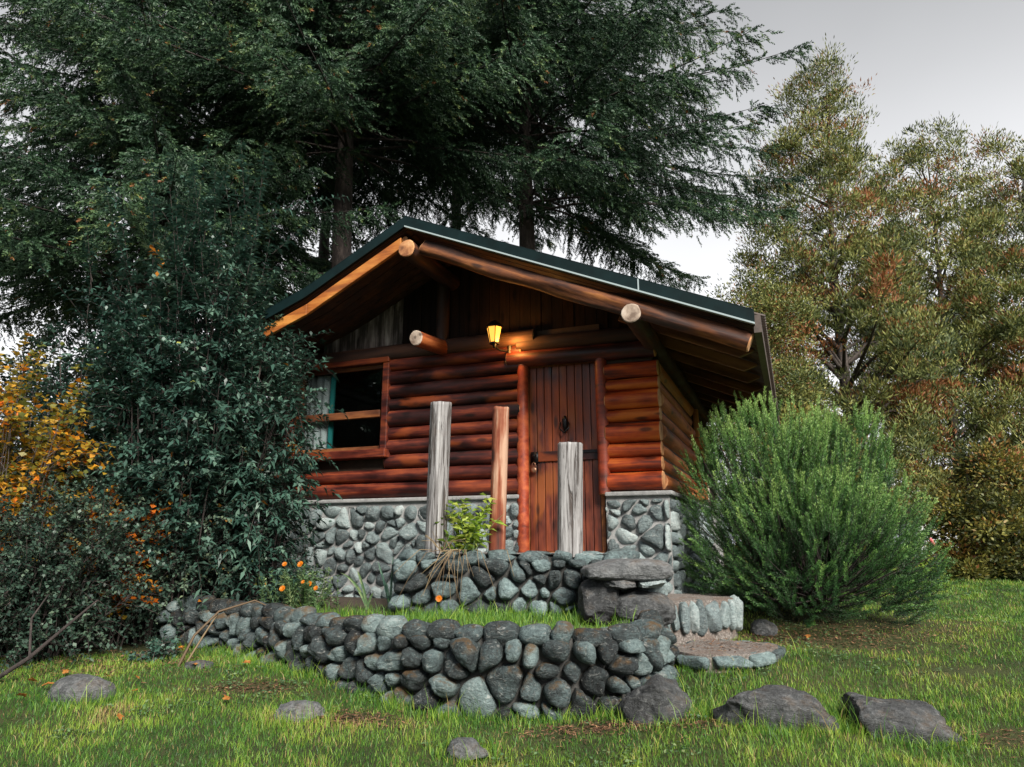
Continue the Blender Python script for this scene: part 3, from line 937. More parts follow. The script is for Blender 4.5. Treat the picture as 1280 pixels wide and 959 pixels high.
for i in range(len(zs) - 1):
    zc = (zs[i] + zs[i + 1]) / 2; r = (zs[i + 1] - zs[i]) / 2 * 1.0
    z_lo, z_hi = zs[i], zs[i + 1]
    if z_hi > WZ0 - .1 and z_lo < WZ1 + .02:
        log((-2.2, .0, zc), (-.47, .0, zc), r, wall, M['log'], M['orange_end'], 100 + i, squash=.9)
        if i % 2 == 0 or True:
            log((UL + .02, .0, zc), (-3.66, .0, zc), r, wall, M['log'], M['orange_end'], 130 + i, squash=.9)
    else:
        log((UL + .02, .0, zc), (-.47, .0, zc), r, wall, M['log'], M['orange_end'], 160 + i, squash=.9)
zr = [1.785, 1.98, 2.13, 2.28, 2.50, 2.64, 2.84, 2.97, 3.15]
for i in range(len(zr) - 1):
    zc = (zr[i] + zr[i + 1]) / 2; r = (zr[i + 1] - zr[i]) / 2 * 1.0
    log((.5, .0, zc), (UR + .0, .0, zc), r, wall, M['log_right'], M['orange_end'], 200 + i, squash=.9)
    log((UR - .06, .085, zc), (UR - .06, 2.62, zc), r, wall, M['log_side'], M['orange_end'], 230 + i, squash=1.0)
for i, zc in enumerate((1.9, 2.08, 2.42, 2.60)):
    log((UR - .3, 2.62, zc), (UR + .16, 2.62, zc), .09, wall, M['log_side'], M['rail_end'], 260 + i, 'log')
pb_ = MB(); pb_.box((UR - .10, 2.72, 1.775), (UR - .02, VD, 3.15))
for i in range(17):
    pb_.box((UR - .02, 2.74 + i * .145, 1.78), (UR + .0 + .004 * (i % 3), 2.74 + i * .145 + .137, 3.15))
pb_.build('boarding', M['dark_wood'], wall)
log((UR + .02, 2.80, 1.8), (UR + .02, 2.80, 3.1), .05, wall, M['rake'], M['orange_end'], 281, 'corner_post')

# gable
RZ = 4.55    # underside references follow the roof profile below
PROF = [(-4.25, 3.50), (-2.68, 4.07), (-1.40, 4.72), (2.09, 3.20)]
def roof_z(u):
    return float(np.interp(u, [p[0] for p in PROF], [p[1] for p in PROF]))
gb = MB(); gd = MB()
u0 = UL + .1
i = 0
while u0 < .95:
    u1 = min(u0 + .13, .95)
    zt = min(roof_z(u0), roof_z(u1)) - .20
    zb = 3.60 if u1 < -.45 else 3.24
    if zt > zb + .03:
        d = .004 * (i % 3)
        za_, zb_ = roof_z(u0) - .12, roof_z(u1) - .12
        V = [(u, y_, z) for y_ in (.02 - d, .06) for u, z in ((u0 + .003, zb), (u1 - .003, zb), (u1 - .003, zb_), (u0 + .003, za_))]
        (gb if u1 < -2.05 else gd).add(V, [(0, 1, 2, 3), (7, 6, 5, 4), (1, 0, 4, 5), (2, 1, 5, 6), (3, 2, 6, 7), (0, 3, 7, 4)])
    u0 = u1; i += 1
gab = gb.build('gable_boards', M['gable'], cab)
M['gable_dark'] = wood('shade_dark_gable_boards', [(0.3, (0.005, 0.003, 0.003)), (0.55, (0.014, 0.008, 0.006)), (0.8, (0.03, 0.015, 0.010))], 'z', 0.8, 14, spec=.2)  # near-black copy of the boards, under-eave shade put into the colour
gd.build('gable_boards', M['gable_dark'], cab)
log((-3.62, -.03, 3.54), (-.30, -.03, 3.545), .095, cab, M['dark_wood'], M['dark_wood'], 301, 'tie_beam', squash=.9)
log((-.62, -.03, 3.30), (1.04, -.03, 3.27), .09, cab, M['log'], M['orange_end'], 302, 'lintel_log', squash=.9)
log((-.50, -.02, 3.47), (.92, -.02, 3.45), .09, cab, M['dark_wood'], M['dark_wood'], 303, 'lintel_log', squash=.9)
log((-1.47, -.05, 3.6), (-1.47, -.05, 4.40), .075, cab, M['dark_wood'], M['dark_wood'], 304, 'king_post')

# purlins
VF = -1.1
log((-1.38, VF + .0, 4.36), (-1.38, VD, 4.38), .10, cab, M['rake_dark'], M['orange_end'], 311, 'ridge_log')
log((1.02, VF + .02, 3.33), (1.02, 4.6, 3.30), .095, cab, M['rake_dark'], M['rail_end'], 312, 'wall_plate_log')
log((-1.50, -.62, 3.50), (-1.44, .05, 3.53), .088, cab, M['log_side'], M['rail_end'], 313, 'purlin_stub')
log((-3.80, VF + .1, 3.44), (-3.80, VD, 3.44), .09, cab, M['dark_wood'], M['rail_end'], 314, 'wall_plate_log')

# roof: one shell following the profile, trims as sub-parts
def slope_slab(mbx, a, b, v0, v1, t0, t1, mi=0):
    """slab between profile points a,b; offsets t0 (lower) .. t1 (upper) measured vertically"""
    (ua, za), (ub, zb) = a, b
    V = [(ua, v0, za + t0), (ub, v0, zb + t0), (ub, v1, zb + t0), (ua, v1, za + t0), (ua, v0, za + t1), (ub, v0, zb + t1), (ub, v1, zb + t1), (ua, v1, za + t1)]
    mbx.add(V, [(3, 2, 1, 0), (4, 5, 6, 7), (0, 1, 5, 4), (1, 2, 6, 5), (2, 3, 7, 6), (3, 0, 4, 7)], 0, mi)
VB = 5.9
rf = MB()
for a, b in zip(PROF[:-1], PROF[1:]):
    slope_slab(rf, a, b, VF + .01, VB, -.055, -.012)
    # standing ribs of the sheet metal
for j in range(18):
    v = VF + .25 + j * .4
    for a, b in zip(PROF[:-1], PROF[1:]):
        slope_slab(rf, a, b, v, v + .035, -.012, .012)
roof = rf.build('roof', M['roof'], cab)
tr = MB()
for a, b in zip(PROF[:-1], PROF[1:]):
    slope_slab(tr, a, b, VF - .012, VF + .008, -.098, .012)
    slope_slab(tr, a, b, VF - .012, VF + .16, .014, .022)
def joint(u): return roof_z(u)
tr.build('rake_trim', M['roof'], roof)
dr = MB()
slope_slab(dr, PROF[2], PROF[3], VF - .030, VF + .02, -.116, -.100)
dr.build('drip_edge', M['drip'], roof)  # metal edge made pale, its highlight put into the colour
dj = MB()
slope_slab(dj, (1.10, roof_z(1.10)), (1.112, roof_z(1.112)), VF - .020, VF - .013, -.098, .012)
dj.build('trim_joint', M['drip'], roof)
ev = MB()
u_, z_ = PROF[3]
ev.box((u_ - .012, VF + .02, z_ - .18), (u_ + .05, VB, z_ - .02))
# drip teeth of corrugated sheet along the eave
for j in range(90):
    v = VF + .05 + j * .076
    ev.tube([(u_ - .02, v, z_ + .006), (u_ + .085, v, z_ - .036)], .016, 6, 0)
ev.build('eave_trim', M['eave'], roof)
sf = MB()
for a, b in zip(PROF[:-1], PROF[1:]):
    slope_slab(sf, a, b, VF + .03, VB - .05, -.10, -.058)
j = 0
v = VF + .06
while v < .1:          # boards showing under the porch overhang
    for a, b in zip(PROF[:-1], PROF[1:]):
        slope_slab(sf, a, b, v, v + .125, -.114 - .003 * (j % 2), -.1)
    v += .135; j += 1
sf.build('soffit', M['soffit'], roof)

# rafters under the right eave
for j in range(10):
    v = -.80 + .60 * j
    ua, ub = .75, 2.04
    L = math.hypot(ub - ua, roof_z(ub) - roof_z(ua))
    mbr = MB()
    hh = .115
    V = [(0, -.028, -hh), (L - .10, -.028, -hh), (L, -.028, -.02), (L, -.028, 0), (0, -.028, 0)]
    V2 = [(x, .028, z) for x, y, z in V]
    mbr.add(V + V2, [(0, 1, 2, 3, 4), (9, 8, 7, 6, 5)] + [((i + 1) % 5, i, 5 + i, 5 + (i + 1) % 5) for i in range(5)])
    o = mbr.build('rafter', M['rafter'], cab, bevel=.006)
    o.location = (ua, v, roof_z(ua) - .118)
    o.rotation_euler = (0, math.atan2(roof_z(ua) - roof_z(ub), ub - ua), 0)
# rake log along the right gable edge, rake board along the left
log((-1.22, VF + .10, roof_z(-1.22) - .27), (2.03, VF + .10, roof_z(2.03) - .265), .085, cab, M['rake_dark'], M['orange_end'], 331, 'rake_log', rough=.42, squash=.8)
rb = MB()
p = [(-1.48, roof_z(-1.48)), (-2.68, roof_z(-2.68)), (-4.2, roof_z(-4.2))]
for a, b in zip(p[:-1], p[1:]):
    slope_slab(rb, b, a, VF + .04, VF + .085, -.285, -.155)
o = rb.build('rake_board', M['rake'], cab, bevel=.008)
log((-1.46, VF + .10, roof_z(-1.46) - .17), (-1.46, VF + .5, roof_z(-1.46) - .17), .035, cab, M['rake_dark'], M['orange_end'], 335, 'ridge_peg')

# door and frame
dp = MB()
nb = 9
for i in range(nb):
    x0 = -.40 + .80 * i / nb
    dp.box((x0 + .004, .045, 1.175), (x0 + .80 / nb - .004, .085, 3.20), var=i / nb)
dp.box((-.40, .07, 1.175), (.40, .10, 3.20))
door = dp.build('door', M['door'], cab, bevel=.004)
r_ = MB(); r_.box((-.32, .022, 2.13), (.40, .047, 2.24)); r_.build('cross_rail', M['log'], door, bevel=.006)
hg = MB(); hg.box((.12, .012, 2.205), (.43, .024, 2.235)); hg.box((.38, .004, 2.18), (.43, .026, 2.26)); hg.build('strap_hinge', M['iron'], door)
kn = MB()
kn.tube([(.02, .03, 2.62), (.02, .02, 2.58), (.02, .028, 2.50), (.02, .03, 2.44)], [.014, .03, .026, .012], 8)
kn.tube([(-.03, .025, 2.55), (-.035, .0, 2.48), (.02, -.012, 2.43), (.07, .0, 2.48), (.06, .025, 2.55)], .009, 6)
kn.build('knocker', M['iron'], door, smooth=True)
lk = MB()
lk.box((-.375, .02, 2.12), (-.29, .046, 2.24)); lk.tube([(-.335, .03, 2.19), (-.335, -.02, 2.19), (-.30, -.035, 2.185)], [.014, .014, .02], 8)
lk.build('lock', M['iron'], door, smooth=True)
pd = MB()
V, F = ICO2[0], ICO2[1]
pd.add(V * np.array([.036, .016, .036]) + np.array([-.335, .0, 2.04]), F)
pd.tube([(-.352, .0, 2.06), (-.352, .0, 2.11), (-.335, .0, 2.125), (-.318, .0, 2.11), (-.318, .0, 2.06)], .005, 6)
pd.build('padlock', M['brass'], door, smooth=True)
fr = log((-.455, -.02, 1.16), (-.455, -.02, 3.22), .065, cab, M['post_red'], M['orange_end'], 341, 'door_post', rough=.03)
fr.rotation_euler = (Vector((0, 0, 1)).to_track_quat('X', 'Y')).to_euler()
for o_ in (fr,):
    pass
fr2 = log((.455, -.02, 1.76), (.455, -.02, 3.22), .065, cab, M['post_red'], M['orange_end'], 342, 'door_post', rough=.1)
jb = MB(); jb.box((-.44, .03, 1.17), (-.402, .12, 3.22)); jb.box((.402, .03, 1.17), (.44, .12, 3.22)); jb.box((-.402, .03, 3.20), (.402, .12, 3.26)); jb.box((-.44, -.02, 1.14), (.44, .12, 1.172))
jb.build('door_jamb', M['sash'], cab)

# window
wroot = MB()
wroot.box((W0 - .09, -.09, WZ0 - .02), (W0, .06, WZ1 + .02)); wroot.box((W1, -.09, WZ0 - .02), (W1 + .09, .06, WZ1 + .02)); wroot.box((W0 - .09, -.10, WZ1 + .02), (W1 + .09, .06, WZ1 + .11))
win = wroot.build('window', M['log'], cab, bevel=.012)
sl = MB(); sl.box((W0 - .2, -.16, WZ0 - .12), (W1 + .12, .06, WZ0 - .02)); sl.build('sill', M['log'], win, bevel=.012)
sa = MB()
sa.box((W0, -.02, WZ0 - .02), (W0 + .10, .04, WZ1 + .02)); sa.box((W1 - .045, -.02, WZ0 - .02), (W1, .04, WZ1 + .02))
sa.box((W0 + .10, -.02, WZ0 - .02), (W1 - .045, .04, WZ0 + .035)); sa.box((W0 + .10, -.02, WZ1 - .03), (W1 - .045, .04, WZ1 + .02))
sa.build('sash', M['sash'], win, bevel=.006)
rl = MB(); rl.box((W0 + .10, -.045, 2.755), (W1 - .045, .02, 2.845)); rl.build('rail', M['sash'], win, bevel=.008)
gp = MB(); gp.box((W0 + .09, .005, WZ0 + .03), (W1 - .04, .010, 2.76)); gp.box((W0 + .09, .005, 2.84), (W1 - .04, .010, WZ1 - .025)); gp.build('pane', M['glass'], win)

# curtain (hangs inside, its own thing)
cur = empty('curtain', to_world(W0 + .1, .055, WZ0 + .02), YAW)
tag(cur, 'white curtain with a teal edge hanging behind the left window', 'curtain')
def cloth(name, x0, x1, mat):
    n = 44; V = []; F = []
    for i in range(n + 1):
        x = x0 + (x1 - x0) * i / n
        for z in np.linspace(0, .98, 8):
            V.append((x, .016 * math.sin(x * 62 + .4 * math.sin(z * 3)) + .01 * math.sin(x * 25), z))
    for i in range(n):
        for j in range(7): F.append((i * 8 + j, (i + 1) * 8 + j, (i + 1) * 8 + j + 1, i * 8 + j + 1))
    return np_mesh(name, np.array(V), np.array(F), mat, cur, smooth=True)
cloth('panel', .0, .37, M['curtain']); cloth('edge_panel', .372, .46, M['curtain_teal'])

# wall lantern
lan = empty('wall_lantern', to_world(-.72, -.22, 3.47), YAW)
lan.scale = (.86, .86, .86)
tag(lan, 'lit amber porch lantern with black iron frame beside the door lintel', 'lantern')
lg = MB()
def hexring(r, z, n=6): return [(r * math.cos(2 * math.pi * i / n), r * math.sin(2 * math.pi * i / n), z) for i in range(n)]
A, B = hexring(.062, 0), hexring(.105, .20)
lg.add(A + B, [(i, (i + 1) % 6, 6 + (i + 1) % 6, 6 + i) for i in range(6)])
lg.build('glass', M['lit_glass'], lan)
lf = MB()
for a, b in zip(A, B): lf.tube([a, b], .007, 5)
C_ = hexring(.125, .20); D_ = hexring(.115, .225); E_ = hexring(.03, .30)
lf.add(C_ + D_ + E_, [(i, (i + 1) % 6, 6 + (i + 1) % 6, 6 + i) for i in range(6)] + [(6 + i, 6 + (i + 1) % 6, 12 + (i + 1) % 6, 12 + i) for i in range(6)] + [tuple(reversed(range(6))), tuple(range(12, 18))])
lf.add(hexring(.07, -.02) + hexring(.068, 0.0), [(i, (i + 1) % 6, 6 + (i + 1) % 6, 6 + i) for i in range(6)] + [tuple(reversed(range(6))), tuple(range(6, 12))])
lf.tube([(0, 0, -.02), (0, 0, -.06), (0, 0, -.08)], [.03, .018, .008], 8)
lf.build('frame', M['iron'], lan)
lb = MB()
lb.tube([(0, 0, -.05), (.06, .05, -.10), (.12, .12, -.10), (.14, .20, -.06)], .012, 6); lb.tube([(.14, .195, -.12), (.14, .205, .02)], .035, 8)
lb.build('bracket', M['iron'], lan)
bl = MB(); bl.add(ICO2[0] * .025 + np.array([0, 0, .09]), ICO2[1]); bl.build('bulb', M['bulb'], lan)
ld = bpy.data.lights.new('lantern_light', 'POINT'); ld.energy = 6.5; ld.color = (1, .45, .10); ld.shadow_soft_size = .06
lo = bpy.data.objects.new('lantern_light', ld); COL.objects.link(lo); lo.location = to_world(-.50, -.20, 3.46)

# ------------------------------------------------------------------ cut posts on the porch wall
def post(base, top, r, mat, label, seed, square=False):
    b, t_ = Vector(base), Vector(top)
    L = (t_ - b).length
    mbp = MB()
    n = 28; k = 44
    V = []; F = []
    rg = random.Random(seed); off = rg.uniform(0, 50)
    for i in range(k + 1):
        z = L * i / k
        for j in range(n):
            a = 2 * math.pi * j / n
            ex = (abs(math.cos(a)) ** 4 + abs(math.sin(a)) ** 4) ** -.25 if square else 1.0
            q = r * ex * (1 + .05 * mnoise.noise(Vector((z * 1.2, math.cos(a), math.sin(a) + off))) - .10 * max(0, mnoise.noise(Vector((z * .9, math.cos(a) * 5, math.sin(a) * 5 + off)))))
            dz = 0.015 * mnoise.noise(Vector((math.cos(a) * 2, math.sin(a) * 2, off))) if i == k else 0
            V.append((q * math.cos(a), q * math.sin(a), z + dz))
    for i in range(k):
        for j in range(n):
            j2 = (j + 1) % n
            F.append((i * n + j, i * n + j2, (i + 1) * n + j2, (i + 1) * n + j))
    F.append(tuple(k * n + j for j in range(n)))
    mbp.add(V, F)
    o = mbp.build('wooden_post', M[mat], None, smooth=True)
    o.location = b
    o.rotation_euler = (t_ - b).to_track_quat('Z', 'X').to_euler()
    tag(o, label, 'post')
    return o
post((-.70, 6.52, 1.14), (-.675, 6.52, 2.56), .10, 'grey_post', 'tall silver grey weathered post, left of the three cut posts on the porch wall', 1)
post((-.14, 6.58, 1.14), (-.105, 6.58, 2.53), .078, 'redpost', 'slim reddish brown cut post between the two grey posts', 2)
post((.52, 6.42, 1.14), (.54, 6.42, 2.155), .115, 'grey_post', 'short thick cracked grey post standing in front of the cabin door', 3, True)

# ------------------------------------------------------------------ foliage machinery
def unit(a):
    return a / np.maximum(np.linalg.norm(a, axis=-1, keepdims=True), 1e-9)

def leaf_quads(P, D, N, L, W, droop=0.0, fold=0.18):
    """diamond leaves: base P, direction D, face normal N; returns verts, quads"""
    n = len(P)
    D = unit(D); S = unit(np.cross(D, N)); N = np.cross(S, D)
    L = np.broadcast_to(L, n)[:, None]; W = np.broadcast_to(W, n)[:, None]
    tip = P + D * L; tip[:, 2] -= (droop * L)[:, 0]
    mid = P + D * L * .45 - np.array([0, 0, 1.0]) * droop * .25 * L
    a = mid + S * W * .5 + N * W * fold; b = mid - S * W * .5 + N * W * fold
    V = np.stack([P, a, tip, b], 1).reshape(-1, 3)
    i = np.arange(n)[:, None] * 4
    return V, i + np.array([[0, 1, 2, 3]])

def needle_twigs(S, D, L, K, nl, nw, rs, ang=0.9, var=None, flat=0.0, tip=0.0):
    """twigs: start S, direction D, length L; each with K needles around"""
    n = len(S)
    D = unit(D)
    t = np.tile((np.arange(K) + .5) / K, (n, 1)) + rs.uniform(-.5, .5, (n, K)) / K
    base = S[:, None] + D[:, None] * (L[:, None] * t)[..., None]
    R = rs.normal(size=(n, K, 3)); R[..., 2] *= (1 - flat)
    R = unit(R - (R * D[:, None]).sum(-1, keepdims=True) * D[:, None])
    nd = unit(D[:, None] * math.cos(ang) + R * math.sin(ang))
    ln = nl * (1.15 - .45 * t) * rs.uniform(.8, 1.2, (n, K))
    P = base.reshape(-1, 3); d = nd.reshape(-1, 3)
    N = rs.normal(size=P.shape)
    V, F = leaf_quads(P, d, N, ln.ravel(), nw, 0, 0.0)
    v = np.repeat(var if var is not None else rs.uniform(0, 1, n), K)
    v = v + tip * (t.ravel() - .5)
    return V, F, np.clip(v + rs.normal(0, .05, len(v)), 0, np.maximum(v, .955))

class Fol:
    def __init__(self): self.V = []; self.F = []; self.v = []; self.n = 0
    def add(self, V, F, v):
        self.V.append(V); self.F.append(F + self.n); self.v.append(v); self.n += len(V)
    def build(self, name, mat, parent):
        V = np.concatenate(self.V)
        o = np_mesh(name, V, np.concatenate(self.F), mat, None, var=np.concatenate(self.v))
        if parent: relocate(o, parent)
        return o

def tubes(name, T, mat, parent, n=6):
    mbt = MB()
    for i, (pts, rr) in enumerate(T): mbt.tube(pts, rr, n, i * .37 % 1, cap=False)
    o = mbt.build(name, mat, None, smooth=True)
    if parent: relocate(o, parent)
    return o

def spruce(x, y, H, R0, z0, r, label, seed, dens=1.0, hang=1.0, az=None, lean=0.0, bare=0):
    rs = np.random.RandomState(seed)
    zb = zg1(x, y) - .1
    root = tag(empty('spruce_tree', (x, y, zb)), label, 'tree', 'tall spruces behind the cabin')
    T = [([(x + lean * t * t + .06 * math.sin(t * 9), y + .05 * math.cos(t * 7), zb + H * t) for t in np.linspace(0, 1, 14)], [max(.02, r * (1.25 - .3 * min(1, t * 9)) * (1 - t) ** .8) for t in np.linspace(0, 1, 14)])]
    tubes('trunk', T, M['bark'], root, 14)
    BR = []; tw_S = []; tw_D = []; tw_L = []; tw_v = []
    z = z0
    while z < H - .4:
        t = (z - z0) / (H - z0)
        Rz = R0 * (1 - t) ** .55
        nb_ = rs.randint(5, 9)
        a0 = rs.uniform(0, 6.28)
        for j in range(nb_):
            a = a0 + 6.283 * j / nb_ + rs.uniform(-.35, .35)
            L = Rz * rs.uniform(.72, 1.08)
            if az is not None:
                L *= az(a, z)
            if L < .3: continue
            bv = rs.uniform(-.12, .12)
            up0 = .10 + .35 * t
            s = np.linspace(0, 1, 11)
            dz = L * (up0 * s - .55 * s ** 2 + .30 * s ** 3.2)
            dirx, diry = math.cos(a), math.sin(a)
            bend = rs.uniform(-.12, .12) * L * s ** 2
            px = x + lean * (z / H) ** 2 + dirx * L * s - diry * bend
            py = y + diry * L * s + dirx * bend
            pz = zb + z + dz
            C = np.stack([px, py, pz], 1)
            BR.append(([tuple(c) for c in C[::2]], [max(.004, .032 * (L / 5) ** .8 * (1 - .92 * q)) for q in s[::2]]))
            # secondaries
            ns = int(L / .062 * dens)
            q = rs.uniform(.16, 1.0, ns) ** .85
            q[: max(2, ns // 10)] = rs.uniform(.93, 1, max(2, ns // 10))
            B = np.stack([np.interp(q, s, C[:, k]) for k in range(3)], 1)
            side = np.where(rs.uniform(size=ns) < .5, -1, 1)
            fw = rs.uniform(.35, .9, ns)
            dx = dirx * fw - diry * side * np.sqrt(1 - fw ** 2); dy = diry * fw + dirx * side * np.sqrt(1 - fw ** 2)
            l2 = (.22 + .20 * L * (1 - q)).clip(.2, 1.15) * rs.uniform(.6, 1.15, ns)
            dd = np.stack([dx, dy, rs.uniform(-.55, .12, ns)], 1)
            m = np.maximum(1, (l2 / .15).astype(int))
            idx = np.repeat(np.arange(ns), m)
            k = np.concatenate([np.arange(v_) for v_ in m])
            f = (k + rs.uniform(.0, .9, len(k))) / np.repeat(m, m)
            S = B[idx] + unit(dd)[idx] * (l2[idx] * f)[:, None]
            S[:, 2] -= (.28 * l2[idx] * f ** 2) * hang
            D = unit(dd)[idx] + rs.normal(0, .20, (len(idx), 3)); D[:, 2] -= .50 * hang
            tw_S.append(S); tw_D.append(D); tw_L.append(rs.uniform(.20, .40, len(idx)))
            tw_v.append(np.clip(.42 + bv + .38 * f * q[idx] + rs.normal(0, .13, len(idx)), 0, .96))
        z += rs.uniform(.22, .36) * (1.15 - .3 * t)
    S, D, L, v = np.concatenate(tw_S), np.concatenate(tw_D), np.concatenate(tw_L), np.concatenate(tw_v)
    cones = rs.uniform(size=len(v)) < .003
    v[cones] = 1.0
    tubes('branches', BR, M['bark'], root, 5)
    fo = Fol()
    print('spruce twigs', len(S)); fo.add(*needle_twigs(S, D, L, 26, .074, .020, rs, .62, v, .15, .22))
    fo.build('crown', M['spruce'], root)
    return root

def clump_tree(name, x, y, H, label, group, seed, mat, bark, shape, nclump, nleaf, rc, ll, lw_, tr=.18, up=.6, vfun=None, limbs=18, cat='tree', z0=1.0, trunkname='trunk', hollow=.25, lobes=0, lobe_r=.9):
    """shape(t)->radius at relative height; clumps of small sprays spread through the crown"""
    rs = np.random.RandomState(seed)
    zb = zg1(x, y) - .08
    root = tag(empty(name, (x, y, zb)), label, cat, group)
    T = [([(x + .25 * math.sin(t * 3 + seed) * t, y + .2 * math.cos(t * 4 + seed) * t, zb + H * .95 * t) for t in np.linspace(0, 1, 10)], [max(.015, tr * (1 - t) ** .9 * (1.2 - .2 * min(1, 8 * t))) for t in np.linspace(0, 1, 10)])]
    cs = []
    tries = 0
    while len(cs) < nclump and tries < nclump * 60:
        tries += 1
        t = rs.uniform(0, 1)
        a = rs.uniform(0, 6.283)
        R = shape(t)
        if R <= 0 or rs.uniform() > R / shape_max(shape): continue
        lump = .72 + .36 * mnoise.noise(Vector((math.cos(a) * 1.3 + seed, math.sin(a) * 1.3, t * 4.5)))
        rr = R * lump * (hollow + (1 - hollow) * rs.uniform() ** .5)
        cs.append((x + rr * math.cos(a), y + rr * math.sin(a), zb + z0 + (H - z0) * t, rr / max(R, .01)))
    cs = np.array(cs)
    if lobes:
        keep = []
        for c in cs:
            if all(np.linalg.norm((c[:3] - k_[:3]) * np.array([1, 1, .85])) > lobe_r * .82 for k_ in keep): keep.append(c)
            if len(keep) >= lobes: break
        LB = np.array(keep)
        T.extend([])
        li = rs.randint(0, len(LB), nclump)
        dv = unit(rs.normal(size=(nclump, 3))); dv[:, 2] = np.abs(dv[:, 2]) * 1.1 - .35
        out = unit(np.stack([LB[li, 0] - x, LB[li, 1] - y, np.zeros(nclump)], 1))
        sc_ = (lobe_r * rs.uniform(.35, 1.2, len(LB)))[li][:, None]
        pos = LB[li, :3] + (dv * np.array([.72, .72, 1.15]) + out * .2) * sc_ * rs.uniform(.35, 1, (nclump, 1))
        loose = cs[rs.choice(len(cs), int(nclump * .38), replace=True)].copy()
        loose[:, :3] += rs.normal(0, .18, (len(loose), 3))
        cs = np.concatenate([np.concatenate([pos, LB[li, 3:4]], 1)[: int(nclump * .62)], loose], 0)
        nclump = len(cs)
        limb_c = LB
    else:
        limb_c = cs
    for c in (limb_c if lobes else cs[rs.choice(len(cs), min(limbs, len(cs)), replace=False)]):
        h = max(.15, (c[2] - zb) - .55 * math.hypot(c[0] - x, c[1] - y))
        h = min(h, H * .85)
        t = h / (H * .95)
        s = Vector((x + .25 * math.sin(t * 3 + seed) * t, y + .2 * math.cos(t * 4 + seed) * t, zb + h)); e = Vector(c[:3])
        mid = (s + e) / 2 + Vector((0, 0, .1 * (e - s).length)) + Vector(rs.normal(0, .06, 3)) * (e - s).length
        r0 = tr * .38 * (1 - .6 * t)
        T.append(([tuple(s), tuple((s + mid) / 2), tuple(mid), tuple(e)], [r0, r0 * .8, r0 * .6, .008]))
    tubes(trunkname, T, bark, root, 7)
    n = len(cs)
    cv = vfun(rs, cs) if vfun else rs.uniform(.2, .8, n)
    idx = np.repeat(np.arange(n), nleaf)
    sz = rs.uniform(.45, 1.6, n) * rc
    off = np.clip(rs.normal(0, .5, (len(idx), 3)), -.95, .95) * sz[idx][:, None] * np.array([1, 1, .72])
    P = cs[idx, :3] + off
    D = unit(off) * .8 + rs.normal(0, .22, off.shape); D[:, 2] += up
    V, F = leaf_quads(P, D, rs.normal(size=P.shape), ll * rs.uniform(.6, 1.3, len(P)), lw_, .1)
    v = np.clip(cv[idx] + .16 * off[:, 2] / sz[idx] + rs.normal(0, .10, len(P)), 0, 1)
    fo = Fol(); fo.add(V, F, v)
    fo.build('crown', mat, root)
    return root
_sm = {}
def shape_max(f):
    if f not in _sm: _sm[f] = max(f(t) for t in np.linspace(0, 1, 40)) + 1e-6
    return _sm[f]

def shoots(fo, T, starts, dirs, lens, rs, ll, lw_, spacing, v0, droop=.35, arch=.35, rad_=.004, curl=.5, vs_=.12, two=True, leafup=.25):
    """leafy shoots: arching stems carrying leaves along them"""
    for S, D, L, vv in zip(starts, dirs, lens, v0):
        k = 7
        s = np.linspace(0, 1, k)
        D = D / np.linalg.norm(D)
        wob = rs.normal(0, .05, 3) * L
        C = S + D * (L * s)[:, None] + wob * (s ** 2)[:, None]
        C[:, 2] -= arch * L * s ** 2.2 * (1 - .6 * abs(D[2]))
        T.append(([tuple(c) for c in C[::2]], [max(.0012, rad_ * (1 - .8 * q)) for q in s[::2]]))
        m = max(3, int(L / spacing))
        q = np.sort(rs.uniform(.08, 1, m))
        B = np.stack([np.interp(q, s, C[:, j]) for j in range(3)], 1)
        ph = np.arange(m) * 2.4 + rs.uniform(0, 6)
        ax = unit(np.cross(D, [0.3, .2, 1.0])); ay = np.cross(D, ax)
        Rd = np.cos(ph)[:, None] * ax + np.sin(ph)[:, None] * ay
        LD = unit(Rd * .8 + D * curl + rs.normal(0, .18, (m, 3)) + np.array([0, 0, leafup]))
        N = np.tile(np.array([0, 0, 1.0]), (m, 1)) + rs.normal(0, .35, (m, 3)) + .3 * D
        V, F = leaf_quads(B, LD, N, ll * rs.uniform(.65, 1.2, m) * (1 - .25 * q), lw_ * rs.uniform(.8, 1.15, m), droop)
        fo.add(V, F, np.clip(vv + rs.normal(0, vs_, m), 0, 1))

